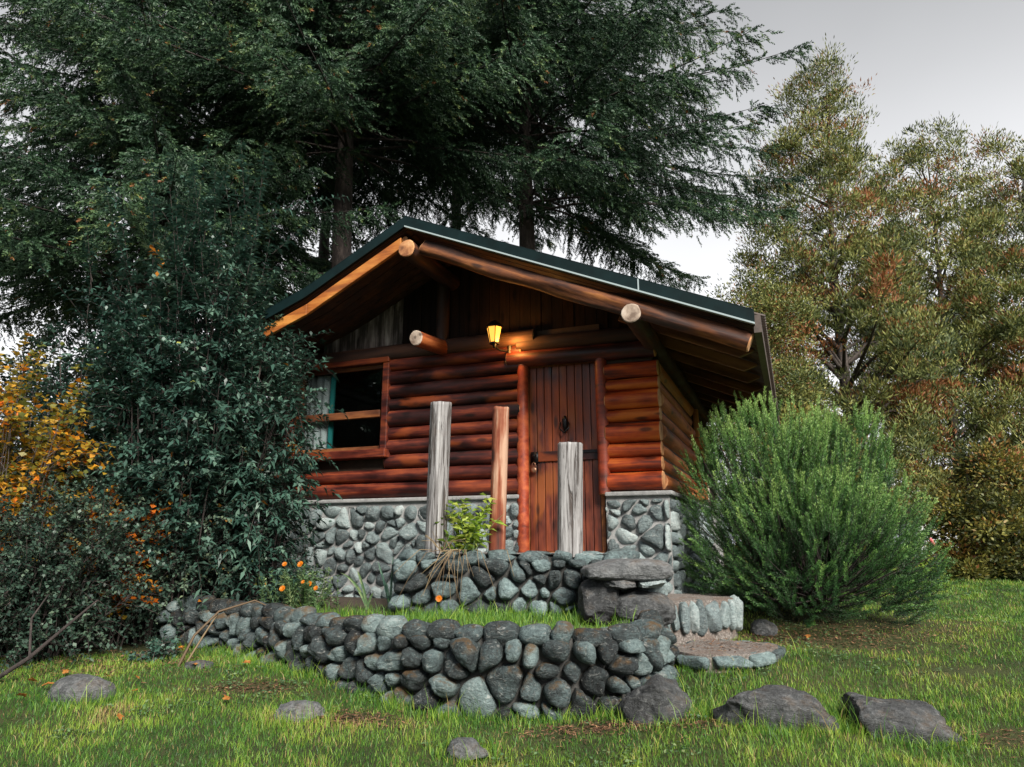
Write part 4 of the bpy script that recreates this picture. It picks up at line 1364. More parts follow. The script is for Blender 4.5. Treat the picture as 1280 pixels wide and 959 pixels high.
def shrub(name, label, base, n, spread, H, ll, lw_, mat, seed, sub=8, sublen=.45, spacing=.03, group=None, up=1.0, droop=.35, tall=0, bark=None, vmean=.42, arch=.3, cat='shrub', shape=None, low=.2):
    rs = np.random.RandomState(seed)
    zb = zg1(*base)
    root = tag(empty(name, (base[0], base[1], zb)), label, cat, group)
    fo = Fol(); T = []
    sx, sy = spread
    for i in range(n):
        a, rr = rs.uniform(0, 6.283), rs.uniform() ** .5
        px, py = base[0] + .45 * sx * rr * math.cos(a), base[1] + .45 * sy * rr * math.sin(a)
        S = np.array([px, py, zb - .03])
        h = H * rs.uniform(.4, 1.0) * (1 - .22 * rr)
        if shape: h *= shape(math.cos(a) * rr, math.sin(a) * rr)
        E = np.array([base[0] + sx * rr * math.cos(a) * rs.uniform(.8, 1.1), base[1] + sy * rr * math.sin(a) * rs.uniform(.8, 1.1), zb + h])
        s = np.linspace(0, 1, 9)[:, None]
        mid = (S + E) / 2 + np.array([0, 0, .22 * h]) + rs.normal(0, .07, 3)
        C = (1 - s) ** 2 * S + 2 * s * (1 - s) * mid + s ** 2 * E
        T.append(([tuple(c) for c in C[::2]], [.011, .008, .006, .004, .002]))
        q = rs.uniform(low, 1, sub)
        B = np.stack([np.interp(q, s[:, 0], C[:, j]) for j in range(3)], 1)
        tang = unit(np.gradient(C, axis=0))
        tg = np.stack([np.interp(q, s[:, 0], tang[:, j]) for j in range(3)], 1)
        D = unit(tg * .6 + rs.normal(0, .6, (sub, 3)) + np.array([0, 0, .25 * up]) + .35 * np.stack([np.full(sub, math.cos(a) * rr), np.full(sub, math.sin(a) * rr), np.zeros(sub)], 1))
        v0 = np.clip(rs.normal(vmean, .14) + rs.normal(0, .1, sub), 0, 1)
        shoots(fo, T, B, D, sublen * rs.uniform(.55, 1.25, sub), rs, ll, lw_, spacing, v0, droop, arch)
        shoots(fo, T, [C[-2]], [tang[-1] * .8 + np.array([0, 0, .4])], [sublen * 1.2], rs, ll, lw_, spacing, [vmean + .1], droop, arch)
    for i in range(tall):
        a, rr = rs.uniform(0, 6.283), rs.uniform() ** .5 * .5
        S = np.array([base[0] + sx * rr * math.cos(a), base[1] + sy * rr * math.sin(a), zb + H * .55])
        D = np.array([rs.normal(.02, .12), rs.normal(0, .1), 1.0])
        L = min(H, 4.2) * rs.uniform(.45, .72)
        shoots(fo, T, [S], [D], [L], rs, ll, lw_, spacing * .8, [vmean + .08], droop * 1.5, .05, .008, .25)
        for _ in range(3):
            S2 = S + D * L * rs.uniform(.2, .8)
            shoots(fo, T, [S2], [D + rs.normal(0, .35, 3)], [L * .35], rs, ll, lw_, spacing, [vmean + .05], droop * 1.3, .1, .004, .3)
    tubes('stems', T, bark or M['bark_grey'], root, 4)
    fo.build('foliage', mat, root)
    return root

# ------------------------------------------------------------------ trees behind the cabin
G_SPR = None
spruce(.37, 15.0, 18.5, 6.9, 8.0, .29, 'large spruce whose right hand boughs sweep down over the roof ridge', 11, 1.25, 1.1, az=lambda a, z: 1.0 if z > 9.4 else (.92 if math.cos(a + .25) > .45 else 0))
spruce(-3.45, 13.2, 18, 5.6, 8.8, .30, 'dark spruce with its thick trunk just left of the roof peak', 12, 1.25, 1.1)
spruce(-7.4, 13.5, 17, 5.8, 6.0, .28, 'spruce at the far left with ragged boughs against the sky', 13, 1.35, 1.0)
spruce(-1.6, 19.0, 21, 6.0, 14.0, .26, 'spruce standing farther back between the two big trunks', 14, .7, 1.0)
spruce(-5.6, 19.5, 20, 5.6, 13.0, .26, 'spruce standing farther back behind the left hand trunks', 15, .7, 1.0)

def cyp_v(rs, cs):
    n = len(cs)
    v = np.empty(n)
    for i, c in enumerate(cs):
        k = mnoise.noise(Vector((c[0] * .9, c[1] * .9, c[2] * 1.0)))
        v[i] = rs.uniform(.76, .98) if k > .33 else np.clip(rs.normal(.5, .15), .1, .73)
    return v
GC = 'olive and rust coloured cypresses to the right of the cabin'
def cone1(t): return (1.6 + 2.3 * min(1, t * 3.2)) * (1 - t) ** .55
def cone2(t): return (1.5 + 2.1 * min(1, t * 3)) * (1 - t) ** .42
clump_tree('cypress_tree', 8.35, 16.8, 13.4, 'tallest cypress with rust brown patches and a pointed top', GC, 61, M['cypress'], M['bark_grey'], cone1, 2100, 64, .25, .13, .028, .2, 1.05, cyp_v, 46, lobes=110, lobe_r=.98, hollow=.35)
clump_tree('cypress_tree', 11.9, 18.5, 12.3, 'rounder cypress standing right of the tallest one', GC, 62, M['cypress'], M['bark_grey'], cone2, 1700, 62, .27, .14, .030, .18, 1.05, cyp_v, 40, lobes=90, lobe_r=1.02, hollow=.35)
clump_tree('cypress_tree', 14.6, 18.5, 12.2, 'cypress cut off by the right edge of the view', GC, 63, M['cypress'], M['bark_grey'], cone2, 1350, 60, .27, .14, .030, .18, 1.05, cyp_v, 30, lobes=75, lobe_r=1.02, hollow=.35)
clump_tree('cypress_tree', 5.6, 15.0, 6.6, 'small loose brownish cypress showing beyond the right eave', GC, 64, M['cypress'], M['bark_grey'], lambda t: (.8 + 1.3 * min(1, t * 3)) * (1 - t) ** .45, 620, 85, .30, .085, .028, .1, .6, cyp_v, 30, lobes=45, lobe_r=.62, hollow=.2)

GB = 'thin dark trees far behind the cabin'
def egg(t): return 2.3 * math.sin(math.pi * min(1, max(0, .12 + .86 * t))) ** .7
for i, (x, y, H, lab) in enumerate([(-8.5, 22, 8.5, 'thin dark tree seen behind the left shrub tops'), (-5.2, 21, 10, 'thin dark tree filling the gap between the left spruce trunks'),
                                    (-2.6, 24, 9.5, 'thin dark tree above the left slope of the roof'), (-.4, 23, 10.5, 'thin dark tree right behind the roof peak'), (2.9, 26, 9.5, 'thin dark tree showing under the drooping spruce boughs'), (-12.5, 20, 9, 'thin dark tree at the far left edge')]):
    clump_tree('deciduous_tree', x, y, H, lab, GB, 80 + i, M['dark_leaf'], M['bark'], egg, 150, 110, .6, .12, .075, .12, .1, None, 30, z0=1.5)

def dome(t): return 1.5 * math.sqrt(max(0, 1 - (t * 1.0) ** 2)) * (.75 + .25 * min(1, t * 5))
GH = 'autumn coloured bushes behind the lawn on the right'
def hedge_v(rs, cs): return rs.uniform(.1, .85, len(cs))
clump_tree('autumn_bush', 7.6, 11.3, 2.1, 'bushy olive and russet shrub at the right edge of the lawn', GH, 91, M['hedge'], M['bark_grey'], lambda t: 1.25 * math.sqrt(max(0, 1 - t * t)), 170, 130, .28, .075, .036, .05, .4, hedge_v, 26, 'shrub', .1, 'stems')
clump_tree('autumn_bush', 10.6, 14.0, 2.3, 'yellowish shrub behind the russet one at the right edge', GH, 92, M['hedge'], M['bark_grey'], lambda t: 1.6 * math.sqrt(max(0, 1 - t * t)), 170, 150, .32, .085, .05, .05, .4, hedge_v, 26, 'shrub', .1, 'stems')
clump_tree('autumn_bush', 5.6, 13.5, 3.2, 'tall pale yellow shrub behind the bushy spruce', GH, 93, M['hedge'], M['bark_grey'], lambda t: 1.5 * math.sqrt(max(0, 1 - t * t)), 170, 150, .32, .085, .045, .05, .5, lambda rs, cs: rs.uniform(.3, .75, len(cs)), 26, 'shrub', .1, 'stems')

# ------------------------------------------------------------------ bushy young spruce by the steps
def bushy_spruce():
    rs = np.random.RandomState(7)
    x, y = 2.93, 7.15
    zb = zg1(x, y)
    root = tag(empty('bushy_spruce', (x, y, zb)), 'wide bright green young spruce growing bush like beside the steps', 'shrub')
    T = []; S = []; D = []; L = []; v = []
    # two leaders give the twin domed outline
    for (ox, oy, zc, Rx, Rz, nb_) in ((-.40, .0, .80, .78, 1.25, 1050), (.45, .1, .78, .64, 1.20, 950), (.03, -.2, .60, 1.00, .74, 1000)):
        d = unit(rs.normal(size=(nb_, 3)))
        d[:, 2] = np.where(d[:, 2] < -.55, -d[:, 2], d[:, 2])
        d = unit(d)
        lump = 1 + .24 * np.array([mnoise.noise(Vector(q) * 2.9 + Vector((ox * 9, 0, 0))) for q in d]) + np.abs(rs.normal(0, .07, nb_))
        sh = np.where(rs.uniform(size=nb_) < .55, 1.0, rs.uniform(.4, 1, nb_)) * lump
        P = np.array([x + ox, y + oy, zb + zc]) + d * np.array([Rx, Rx * .9, Rz]) * sh[:, None]
        P[:, 2] = np.maximum(P[:, 2], zb + .06)
        c0 = np.array([x + ox * .6, y + oy, zb + .25])
        dd = unit(P - c0) * 1.0 + np.array([0, 0, .34]) + rs.normal(0, .20, (nb_, 3))
        S.append(P); D.append(dd); L.append(rs.uniform(.18, .40, nb_)); v.append(np.clip(.10 + .52 * sh * (.66 + .5 * d[:, 2]) + rs.normal(0, .12, nb_), 0, 1))  # needles paler up top, darker low and inside: overhead light put into colour
        for k in rs.choice(nb_, 110, replace=False):
            a_ = c0 + rs.normal(0, .06, 3); m_ = (a_ + P[k]) / 2 - np.array([0, 0, .05])
            T.append(([tuple(a_), tuple(m_), tuple(P[k])], [.010, .006, .002]))
    S, D, L, v = np.concatenate(S), np.concatenate(D), np.concatenate(L), np.concatenate(v)
    S = S - unit(D) * (L * .7)[:, None]
    T += [([tuple(s_), tuple(s_ + d_ * l_)], [.0022, .0012]) for s_, d_, l_ in zip(S, unit(D), L)]
    tubes('stems', T, M['bark'], root, 4)
    fo = Fol()
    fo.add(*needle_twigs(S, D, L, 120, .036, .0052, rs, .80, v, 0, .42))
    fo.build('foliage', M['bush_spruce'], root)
bushy_spruce()

# ------------------------------------------------------------------ shrubs on the left
shrub('glossy_shrub', 'tall glossy leaved shrub with long upright shoots at the left corner of the cabin', (-3.5, 7.5), 105, (1.15, .6), 5.0, .115, .038, M['privet'], 21, 15, .62, .024, None, 1.0, .35, 16, M['bark'], .40, .5, low=.2)
shrub('glossy_shrub', 'dark glossy shrub filling the space left of the tall shoots', (-5.0, 8.4), 80, (1.4, .8), 4.0, .11, .038, M['privet'], 22, 13, .62, .027, None, 1.0, .35, 6, M['bark'], .28, .5, low=.2)
shrub('small_leaved_shrub', 'dense twiggy small leaved shrub spreading behind the left end of the wall', (-3.8, 7.6), 150, (1.45, .5), 2.25, .055, .029, M['cotone'], 23, 16, .50, .018, None, .4, .15, 0, M['bark'], .42, .5, low=.04)
shrub('small_leaved_shrub', 'low twiggy shrub at the left edge in front of the autumn leaves', (-4.35, 6.5), 90, (.95, .55), 1.5, .052, .028, M['cotone'], 24, 15, .46, .019, None, .4, .15, 0, M['bark'], .36, .5, low=.04)
shrub('glossy_shrub', 'leafy bough hanging across the left edge of the window', (-2.75, 7.45), 13, (.30, .2), 3.5, .11, .036, M['privet'], 25, 8, .5, .036, None, .4, .7, 0, None, .5, .6)
shrub('glossy_shrub', 'upper spray of glossy leaves covering the low left tip of the roof', (-2.62, 7.45), 20, (.42, .18), 4.1, .11, .036, M['privet'], 35, 15, .46, .03, None, .5, .6, 0, M['bark'], .46, .5, low=.03)
shrub('foundation_shrub', 'small drooping dark shrub against the stone base below the window', (-2.5, 8.05), 12, (.28, .2), 1.1, .09, .028, M['privet'], 26, 9, .28, .026, None, .5, .7, 0, None, .4, .5)
shrub('autumn_maple', 'yellow and orange autumn shrub at the left edge', (-5.1, 6.95), 80, (.85, .6), 2.95, .08, .066, M['maple'], 27, 12, .5, .045, None, .8, .3, 0, None, .53, .3, low=.1)
shrub('autumn_maple', 'small orange leaved bush glowing through the gaps in the left shrubs', (-3.95, 7.05), 20, (.45, .25), 1.6, .08, .066, M['maple'], 28, 10, .36, .04, None, .8, .3, 0, None, .88, .3)
shrub('ground_cover_shrub', 'low dark leafy plant at the foot of the wall end beside the dry stalks', (-3.1, 6.35), 10, (.25, .14), .10, .05, .032, M['privet'], 29, 7, .14, .018, None, .4, .2, 0, None, .5, .5, low=.05)

# dark bare stem at the lower left, bent dry stalks by the wall end
T = [([(-3.9, 5.6, .25), (-3.62, 5.55, .42), (-3.50, 5.75, .62), (-3.42, 6.0, .80)], [.018, .016, .012, .007]), ([(-3.62, 5.55, .42), (-3.78, 5.75, .68), (-3.8, 5.95, .85)], [.010, .008, .005])]
o = tubes('bare_branch', T, M['bark'], None, 7); tag(o, 'bare dark forked stem leaning at the lower left under the shrubs', 'branch')
T = [([(-2.75, 6.1, .26), (-2.68, 6.2, .5), (-2.55, 6.35, .68), (-2.3, 6.5, .76), (-2.15, 6.5, .70)], [.012, .011, .010, .008, .005]), ([(-2.70, 6.1, .26), (-2.62, 6.25, .5), (-2.56, 6.35, .66)], [.009, .008, .006])]
o = tubes('dry_stalk', T, M['dry'], None, 6); tag(o, 'bent pale dry stalks leaning on the left end of the curved wall', 'stalk')

# ------------------------------------------------------------------ flowers and small plants in the planter
def flower_head(fo, c, r, rs, nd):
    n = 16
    a = np.arange(n) * 6.283 / n
    nd = nd / np.linalg.norm(nd)
    ax = np.cross(nd, [0, 0.3, 1]); ax /= np.linalg.norm(ax); ay = np.cross(nd, ax)
    for k, (rr, tl) in enumerate(((r, .25), (r * .7, .6), (r * .4, 1.0))):
        d = np.cos(a + k)[:, None] * ax + np.sin(a + k)[:, None] * ay + tl * nd
        V, F = leaf_quads(np.tile(c, (n, 1)), d, np.tile(nd, (n, 1)), rr, rr * .5, 0)
        fo.add(V, F, rs.uniform(0, 1, n))
def herb(name, label, base, z, H, nst, heads, seed, leafmat, petal, spread=.16, ll=.045, lw_=.016, cat='flower', spacing=.012):
    rs = np.random.RandomState(seed)
    root = tag(empty(name, (*base, z)), label, cat)
    fo = Fol(); T = []; fh = Fol()
    for i in range(nst):
        a = rs.uniform(0, 6.28)
        S = np.array([base[0] + rs.normal(0, spread * .3), base[1] + rs.normal(0, spread * .3), z - .02])
        D = np.array([math.cos(a) * rs.uniform(0, .55), math.sin(a) * rs.uniform(0, .55), 1.0])
        L = H * rs.uniform(.55, 1)
        shoots(fo, T, [S], [D], [L], rs, ll, lw_, spacing, [rs.uniform(.3, .8)], .25, .15, .003)
    for (hx, hz, r, fy) in heads:
        c = np.array([base[0] + hx, base[1] + fy, z + hz])
        T.append(([(base[0] + hx * .2, base[1], z), (base[0] + hx * .7, base[1] + fy * .6, z + hz * .6), tuple(c)], [.004, .003, .002]))
        fh = Fol(); flower_head(fh, c, r, rs, np.array([rs.normal(0, .3), -.9, .5])); fh.build('flower_head', petal, root)
    tubes('stems', T, M['herb'], root, 4)
    fo.build('leaves', leafmat, root)
    return root
herb('marigold_plant', 'bushy marigold with several orange flowers behind the curved wall', (-2.03, 7.05), .64, .45, 60, [(-.18, .42, .028, -.06), (-.02, .42, .036, -.08), (-.14, .2, .034, -.2), (.10, .24, .032, -.16), (.16, .2, .028, -.14), (.05, .26, .022, -.2)], 31, M['herb'], M['petal'], .45, .06, .02)
def strap_plant(label, base, z, leaves, seed, mat):
    rs = np.random.RandomState(seed)
    root = tag(empty('strap_leaved_plant', (*base, z)), label, 'plant')
    V = []; F = []
    for (dx, dz, bend, w_) in leaves:
        k = 9; b0 = len(V)
        for i in range(k):
            t = i / (k - 1)
            x = base[0] + dx * t ** 1.3; zz = z + dz * (t - bend * t ** 3); ww = w_ * (1 - t) ** .5 * (.6 + .8 * t) + .002
            yy = base[1] - .05 * t
            V += [(x - ww, yy, zz), (x, yy + .4 * ww, zz - .3 * ww), (x + ww, yy, zz)]
        for i in range(k - 1):
            a = b0 + i * 3
            F += [(a, a + 1, a + 4, a + 3), (a + 1, a + 2, a + 5, a + 4)]
    o = np_mesh('leaves', np.array(V), np.array(F), mat, None, var=rs.uniform(.2, .9, len(F)), smooth=True)
    relocate(o, root)
strap_plant('plant with one bent pale strap leaf at the foot of the stone base', (-1.38, 6.95), .64, [(-.26, .46, .25, .022), (-.1, .4, .1, .016), (.06, .2, .2, .014)], 33, M['herb'])
strap_plant('dark upright strap leaved plant at the left corner of the porch wall', (-1.13, 6.75), .64, [(-.12, .46, .02, .013), (.16, .42, .1, .013), (.02, .5, .0, .012), (-.04, .3, .1, .015)], 34, M['privet'])

# lime green plant with trailing dead stalks on the porch wall between the posts
rs = np.random.RandomState(41)
lp_ = tag(empty('trailing_plant', (-.42, 6.42, 1.17)), 'lime green plant with dead trailing stems spilling over the porch wall between the posts', 'plant')
fo = Fol(); T = []
for i in range(24):
    S = np.array([-.42 + rs.normal(0, .07), 6.44 + rs.normal(0, .04), 1.17])
    shoots(fo, T, [S], [np.array([rs.normal(.12, .28), rs.normal(-.1, .12), 1])], [rs.uniform(.30, .62)], rs, .14, .044, .030, [rs.uniform(.2, 1)], .45, .25, .004)
fo.build('leaves', M['lime_leaf'], lp_)
tubes('stems', T, M['herb'], lp_, 4)
T2 = []
for i in range(22):
    x0 = -.45 + rs.normal(0, .12); L = rs.uniform(.12, .42)
    ex = rs.normal(-.12, .2)
    T2.append(([(x0, 6.36, 1.2), (x0 + .3 * ex, 6.24, 1.22 - .1 * L), (x0 + .7 * ex, 6.18 + rs.normal(0, .02), 1.18 - .55 * L), (x0 + ex, 6.2 + rs.normal(0, .02), 1.16 - L)], [.0035, .003, .0025, .0015]))
for i in range(14):
    a = rs.uniform(0, 6.28)
    T2.append(([(-.62, 6.36, 1.18), (-.62 + .1 * math.cos(a), 6.34, 1.28), (-.6 + .2 * math.cos(a), 6.30, 1.26 + .12 * math.sin(a))], [.003, .0022, .0015]))
tubes('dead_stems', T2, M['dry'], lp_, 5)
fh = Fol(); flower_head(fh, np.array([-.62, 6.17, .80]), .032, rs, np.array([0, -1, .2])); fh.build('flower_head', M['petal'], lp_)

# pink flower by the autumn bush
herb('pink_flower', 'small plant with a pink flower beside the russet bush', (6.05, 10.4), zg1(6.05, 10.4), .55, 12, [(0, .62, .075, -.1)], 44, M['lime_leaf'], M['pink_petal'], .3, .07, .03, spacing=.02)

# distant shed roof through the right hand bushes
shed = tag(empty('distant_shed', (17.5, 27.5, 1.0), rad(-14)), 'distant low building with pale metal roofs half hidden by bushes', 'building')
mb = MB(); mb.box((-1.2, 0, -.3), (1.6, 2.5, 3.1)); mb.build('wall', M['brown_wall'], shed)
mb = MB(); mb.box((-1.5, -.4, 3.1), (1.9, 2.9, 3.22)); mb.build('roof', M['white_paint'], shed)
mb = MB(); mb.box((-1.9, -1.0, -.3), (-.6, -.2, 1.9)); mb.build('annex_wall', M['white_paint'], shed)
mb = MB(); mb.box((-2.0, -1.1, 2.1), (-.3, 0, 2.45)); mb.build('annex_roof', M['white_paint'], shed)
mb = MB(); mb.box((-1.95, -1.05, 1.9), (-.5, -.1, 2.1)); mb.build('fascia', M['red_paint'], shed)

# ------------------------------------------------------------------ grass, litter, fallen leaves
def inside(poly, x, y):
    c = np.zeros(len(x), bool)
    n = len(poly)
    j = n - 1
    for i in range(n):
        xi, yi = poly[i]; xj, yj = poly[j]
        if yi != yj:
            k = ((yi > y) != (yj > y)) & (x < (xj - xi) * (y - yi) / (yj - yi) + xi)
            c ^= k
        j = i
    return c
LAWNOUT = [tuple(LOWER.at(s_)[0:2]) for s_ in np.linspace(0, LOWER.L, 50)] + [(1.2, 6.2), (2.05, 6.6), (2.1, 7.3), (3.6, 12.5), (-3, 14), (-6, 10), (-4.2, 7.6)]
STEP2 = [(1.22, 5.72), (1.55, 5.42), (1.95, 5.62), (2.25, 6.05), (1.75, 6.3)]
def nz(x, y, s, o=0.0):
    return np.array([mnoise.noise(Vector((a * s + o, b * s, o))) for a, b in zip(x, y)])

def blades(x, y, z, h, wd, rs, v, lean=.45):
    n = len(x)
    a = rs.uniform(0, 6.283, n); b = rs.uniform(0, 6.283, n)
    S = np.stack([np.cos(a), np.sin(a), np.zeros(n)], 1) * (wd / 2)[:, None]
    l = np.stack([np.cos(b), np.sin(b), np.zeros(n)], 1) * (h * rs.uniform(.1, lean * 1.6, n))[:, None]
    P = np.stack([x, y, z], 1)
    up = np.array([0, 0, 1.0])
    mid = P + l * .35 + up * (h * .55)[:, None]
    tip = P + l + up * (h * rs.uniform(.75, 1, n))[:, None]
    V = np.stack([P - S, P + S, mid - S * .75, mid + S * .75, tip], 1).reshape(-1, 3)
    i = np.arange(n)[:, None] * 5
    F4 = i + np.array([[0, 1, 3, 2]]); F3 = i + np.array([[2, 3, 4]])
    return V, F4, F3, v

def lawn():
    rs = np.random.RandomState(5)
    XS, YS = [], []
    for (y0, y1, dens) in ((2.6, 5.2, 5200), (5.2, 7.5, 3600), (7.5, 11, 1900), (11, 16, 800)):
        area_x = 1.0 * y1 + .6
        n = int(dens * (y1 - y0) * 2 * area_x)
        x = rs.uniform(-area_x, area_x, n); y = rs.uniform(y0, y1, n)
        k = np.abs(x) < .92 * y + .5
        XS.append(x[k]); YS.append(y[k])
    x = np.concatenate(XS); y = np.concatenate(YS)
    k = ~inside(LAWNOUT, x, y) & ~inside(STEP2, x, y)
    k &= ~((x < -2.9) & (y > 6.55))
    x, y = x[k], y[k]
    # bare brown patches: chosen spots plus the drip zone of the spruce
    bare = np.zeros(len(x))
    for (cx, cy_, rx, ry) in ((-1.85, 5.35, .38, .16), (-1.05, 4.72, .42, .14), (.55, 4.62, .5, .16), (1.05, 4.55, .3, .2), (2.95, 6.35, .75, .4), (2.4, 6.6, .35, .25), (3.3, 7.1, 1.1, .7), (3.4, 5.55, .35, .1), (2.8, 4.35, .35, .16), (2.0, 4.4, .18, .2), (4.4, 7.0, .35, .12)):
        bare = np.maximum(bare, np.exp(-(((x - cx) / rx) ** 2 + ((y - cy_) / ry) ** 2)))
    c1 = nz(x, y, 1.4); c2 = nz(x, y, 5.0, 7.3)
    keep = rs.uniform(size=len(x)) > np.clip(bare * 1.25, 0, .95) + np.clip(.18 * c1, 0, .2)
    x, y, c1, c2, bare = x[keep], y[keep], c1[keep], c2[keep], bare[keep]
    n = len(x)
    h = (.030 + .016 * c2 + .012 * c1 + rs.exponential(.012, n)) * (1 - .4 * bare)
    # longer tufts hugging walls and rocks
    lx = np.array([LOWER.at(s_)[:2] for s_ in np.linspace(0, LOWER.L, 60)])
    d = np.min(np.hypot(x[:, None] - lx[:, 0], y[:, None] - lx[:, 1]), 1)
    for (cx, cy_) in ((1.22, 4.6), (1.58, 4.3), (.93, 4.5), (1.95, 4.6), (-1.33, 4.6), (-2.9, 4.95), (1.5, 5.35), (2.3, 4.25)):
        d = np.minimum(d, np.hypot(x - cx, y - cy_))
    h = np.where((d < .28) & (rs.uniform(size=n) < .5), h * rs.uniform(1.2, 2.4, n), h)
    wd = (.0032 + .0006 * np.maximum(y - 4, 0)) * rs.uniform(.7, 1.3, n)
    v = np.clip(.47 + .40 * c1 + .34 * c2 + rs.normal(0, .16, n) + .35 * bare, 0, 1)
    v[rs.uniform(size=n) < .05] = .97
    V, F4, F3, v = blades(x, y, zg(x, y) - .006, h, wd, rs, v)
    o = np_mesh('grass', V, [F4, F3], M['grass'], var=np.concatenate([v, v])); struct(o, 'stuff')
lawn()

def tufts():
    """longer grass growing up round the half buried rocks and along the foot of the walls"""
    rs = np.random.RandomState(77)
    P = []
    for (cx, cy_, rx, ry, n) in ((.93, 4.72, .25, .23, 500), (1.58, 4.52, .38, .24, 800), (2.30, 4.48, .37, .25, 800), (-2.93, 5.1, .24, .2, 350), (-1.33, 4.72, .18, .15, 260), (-.25, 4.28, .15, .12, 220), (1.22, 4.72, .16, .12, 420), (1.95, 4.55, .12, .16, 300), (1.45, 5.45, .25, .1, 260), (2.1, 5.75, .2, .2, 200)):
        a = rs.uniform(0, 6.283, n); r = 1 + np.abs(rs.normal(0, .16, n))
        P.append(np.stack([cx + rx * r * np.cos(a), cy_ + ry * r * np.sin(a)], 1))
    for s_ in rs.uniform(.3, LOWER.L, 2600):
        x, y, nx, ny = LOWER.at(s_)
        d = .05 + abs(rs.normal(0, .07))
        P.append(np.array([[x + nx * d, y + ny * d]]))
    P = np.concatenate(P)
    ok = ~inside(LAWNOUT, P[:, 0], P[:, 1]) & ~inside(STEP2, P[:, 0], P[:, 1]) & (nz(P[:, 0], P[:, 1], 3.0, 5) > -.25)
    x, y = P[ok, 0], P[ok, 1]; n = len(x)
    V, F4, F3, v = blades(x, y, zg(x, y) - .01, .05 + rs.exponential(.035, n), np.full(n, .0042), rs, np.clip(rs.normal(.55, .2, n), 0, .97), .55)
    o = np_mesh('tall_grass', V, [F4, F3], M['grass'], var=np.concatenate([v, v])); struct(o, 'stuff')
    # clover and small weeds in the turf
    n = 900
    cx = rs.uniform(-4, 6, n); cy_ = rs.uniform(3.6, 8.5, n)
    k = ~inside(LAWNOUT, cx, cy_) & ~inside(STEP2, cx, cy_) & (nz(cx, cy_, .9, 11) > .05) & (cx > -2.6 - .0 * cy_)
    cx, cy_ = cx[k], cy_[k]
    m = 14
    X = np.repeat(cx, m) + rs.normal(0, .045, len(cx) * m); Y = np.repeat(cy_, m) + rs.normal(0, .045, len(cx) * m)
    D = rs.normal(size=(len(X), 3)); D[:, 2] = .25
    N = np.tile([0, 0, 1.0], (len(X), 1)) + rs.normal(0, .3, (len(X), 3))
    V, F = leaf_quads(np.stack([X, Y, zg(X, Y) + rs.uniform(.012, .04, len(X))], 1), D, N, rs.uniform(.015, .035, len(X)), rs.uniform(.012, .022, len(X)), .1)
    o = np_mesh('clover', V, F, M['herb'], var=rs.uniform(.1, .9, len(F))); struct(o, 'stuff')
tufts()

def planter_grass():
    rs = np.random.RandomState(6)
    n = 26000
    x = rs.uniform(-2.2, 1.0, n); y = rs.uniform(5.0, 7.4, n)
    k = inside(PLPOLY, x, y) & (y < 6.5 + .0 * x) 
    lx = np.array([LOWER.at(s_)[:2] for s_ in np.linspace(0, LOWER.L, 60)])
    d = np.min(np.hypot(x[:, None] - lx[:, 0], y[:, None] - lx[:, 1]), 1)
    k &= (d > .2) & (nz(x, y, 2.2, 3) > -.15)
    x, y = x[k], y[k]; n = len(x)
    h = .07 + rs.exponential(.03, n)
    v = np.clip(rs.normal(.5, .16, n), 0, .9)
    V, F4, F3, v = blades(x, y, .60 + .02 * (y - 5) - .004, h, np.full(n, .0055), rs, v, .4)
    o = np_mesh('planter_grass', V, [F4, F3], M['grass'], var=np.concatenate([v, v])); struct(o, 'stuff')
planter_grass()

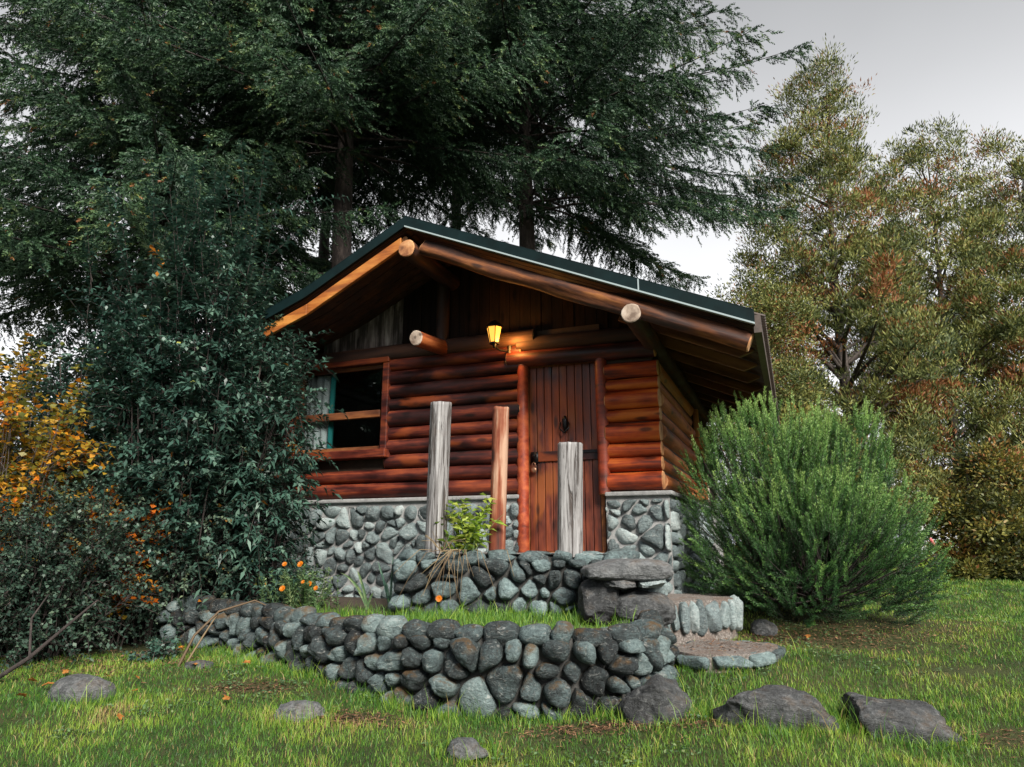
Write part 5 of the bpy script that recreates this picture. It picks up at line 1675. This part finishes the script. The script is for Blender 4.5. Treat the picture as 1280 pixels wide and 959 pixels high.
def litter():
    rs = np.random.RandomState(9)
    P = []
    for (cx, cy_, rx, ry, n) in ((3.0, 6.5, .8, .5, 2200), (2.3, 6.6, .4, .3, 700), (.55, 4.6, .5, .18, 900), (-1.05, 4.7, .4, .16, 600), (-1.85, 5.35, .35, .15, 400), (1.1, 4.5, .3, .2, 400), (-3.4, 6.2, .9, .5, 2600), (-4.6, 6.2, .8, .6, 1500), (2.8, 4.35, .3, .15, 200)):
        P.append(np.stack([cx + rs.normal(0, rx * .6, n), cy_ + rs.normal(0, ry * .6, n)], 1))
    P = np.concatenate(P)
    P = P[~inside(STEP2, P[:, 0], P[:, 1]) & ~inside(LAWNOUT, P[:, 0], P[:, 1])]
    z = zg(P[:, 0], P[:, 1]) + rs.uniform(.004, .02, len(P))
    X = np.concatenate([P, z[:, None]], 1)
    n2 = 420
    S = np.stack([rs.uniform(1.3, 2.15, n2), rs.uniform(5.5, 6.2, n2)], 1)
    S = S[inside(STEP2, S[:, 0], S[:, 1])]
    X = np.concatenate([X, np.concatenate([S, np.full((len(S), 1), .472)], 1)])
    D = rs.normal(size=X.shape); D[:, 2] *= .15
    N = np.tile([0, 0, 1.0], (len(X), 1)) + rs.normal(0, .3, X.shape)
    V, F = leaf_quads(X, D, N, rs.uniform(.02, .05, len(X)), rs.uniform(.004, .012, len(X)), 0)
    o = np_mesh('needle_litter', V, F, M['needle_litter'], var=rs.uniform(0, 1, len(F))); struct(o, 'stuff')
litter()

def fallen_leaves():
    rs = np.random.RandomState(14)
    spots = [(-2.55, 5.95), (-2.15, 6.0), (-3.05, 5.6), (-2.8, 5.55), (-3.25, 4.95), (-3.0, 4.25), (-3.3, 5.3), (-3.5, 5.45), (-2.6, 5.15), (-1.9, 5.0), (-2.4, 4.6), (-3.1, 5.35), (-3.45, 5.75), (2.6, 6.45), (-3.55, 5.1)]
    proto = None
    n = 12
    a = np.linspace(0, 6.283, n, endpoint=False)
    r = .026 * (1 + .35 * np.cos(5 * a)) 
    V = [(r_ * math.cos(q), r_ * 1.25 * math.sin(q), .006 * math.cos(2 * q) + .002) for q, r_ in zip(a, r)] + [(0, 0, .0), (0, 0, -.004)]
    F = [(i, (i + 1) % n, n) for i in range(n)]
    me = None
    for i, (x, y) in enumerate(spots):
        if me is None:
            o = np_mesh('fallen_leaf', np.array(V), np.array(F), M['litter'], var=rs.uniform(.2, .8, len(F))); me = o.data
        else:
            o = link('fallen_leaf', me)
        o.location = (x, y, zg1(x, y) + .045)
        o.rotation_euler = (rs.normal(0, .35), rs.normal(0, .35), rs.uniform(0, 6.28))
        s_ = rs.uniform(.7, 1.15); o.scale = (s_, s_, s_)
        tag(o, 'curled orange brown leaf fallen on the lawn grass', 'leaf', 'fallen leaves on the lawn')
fallen_leaves()
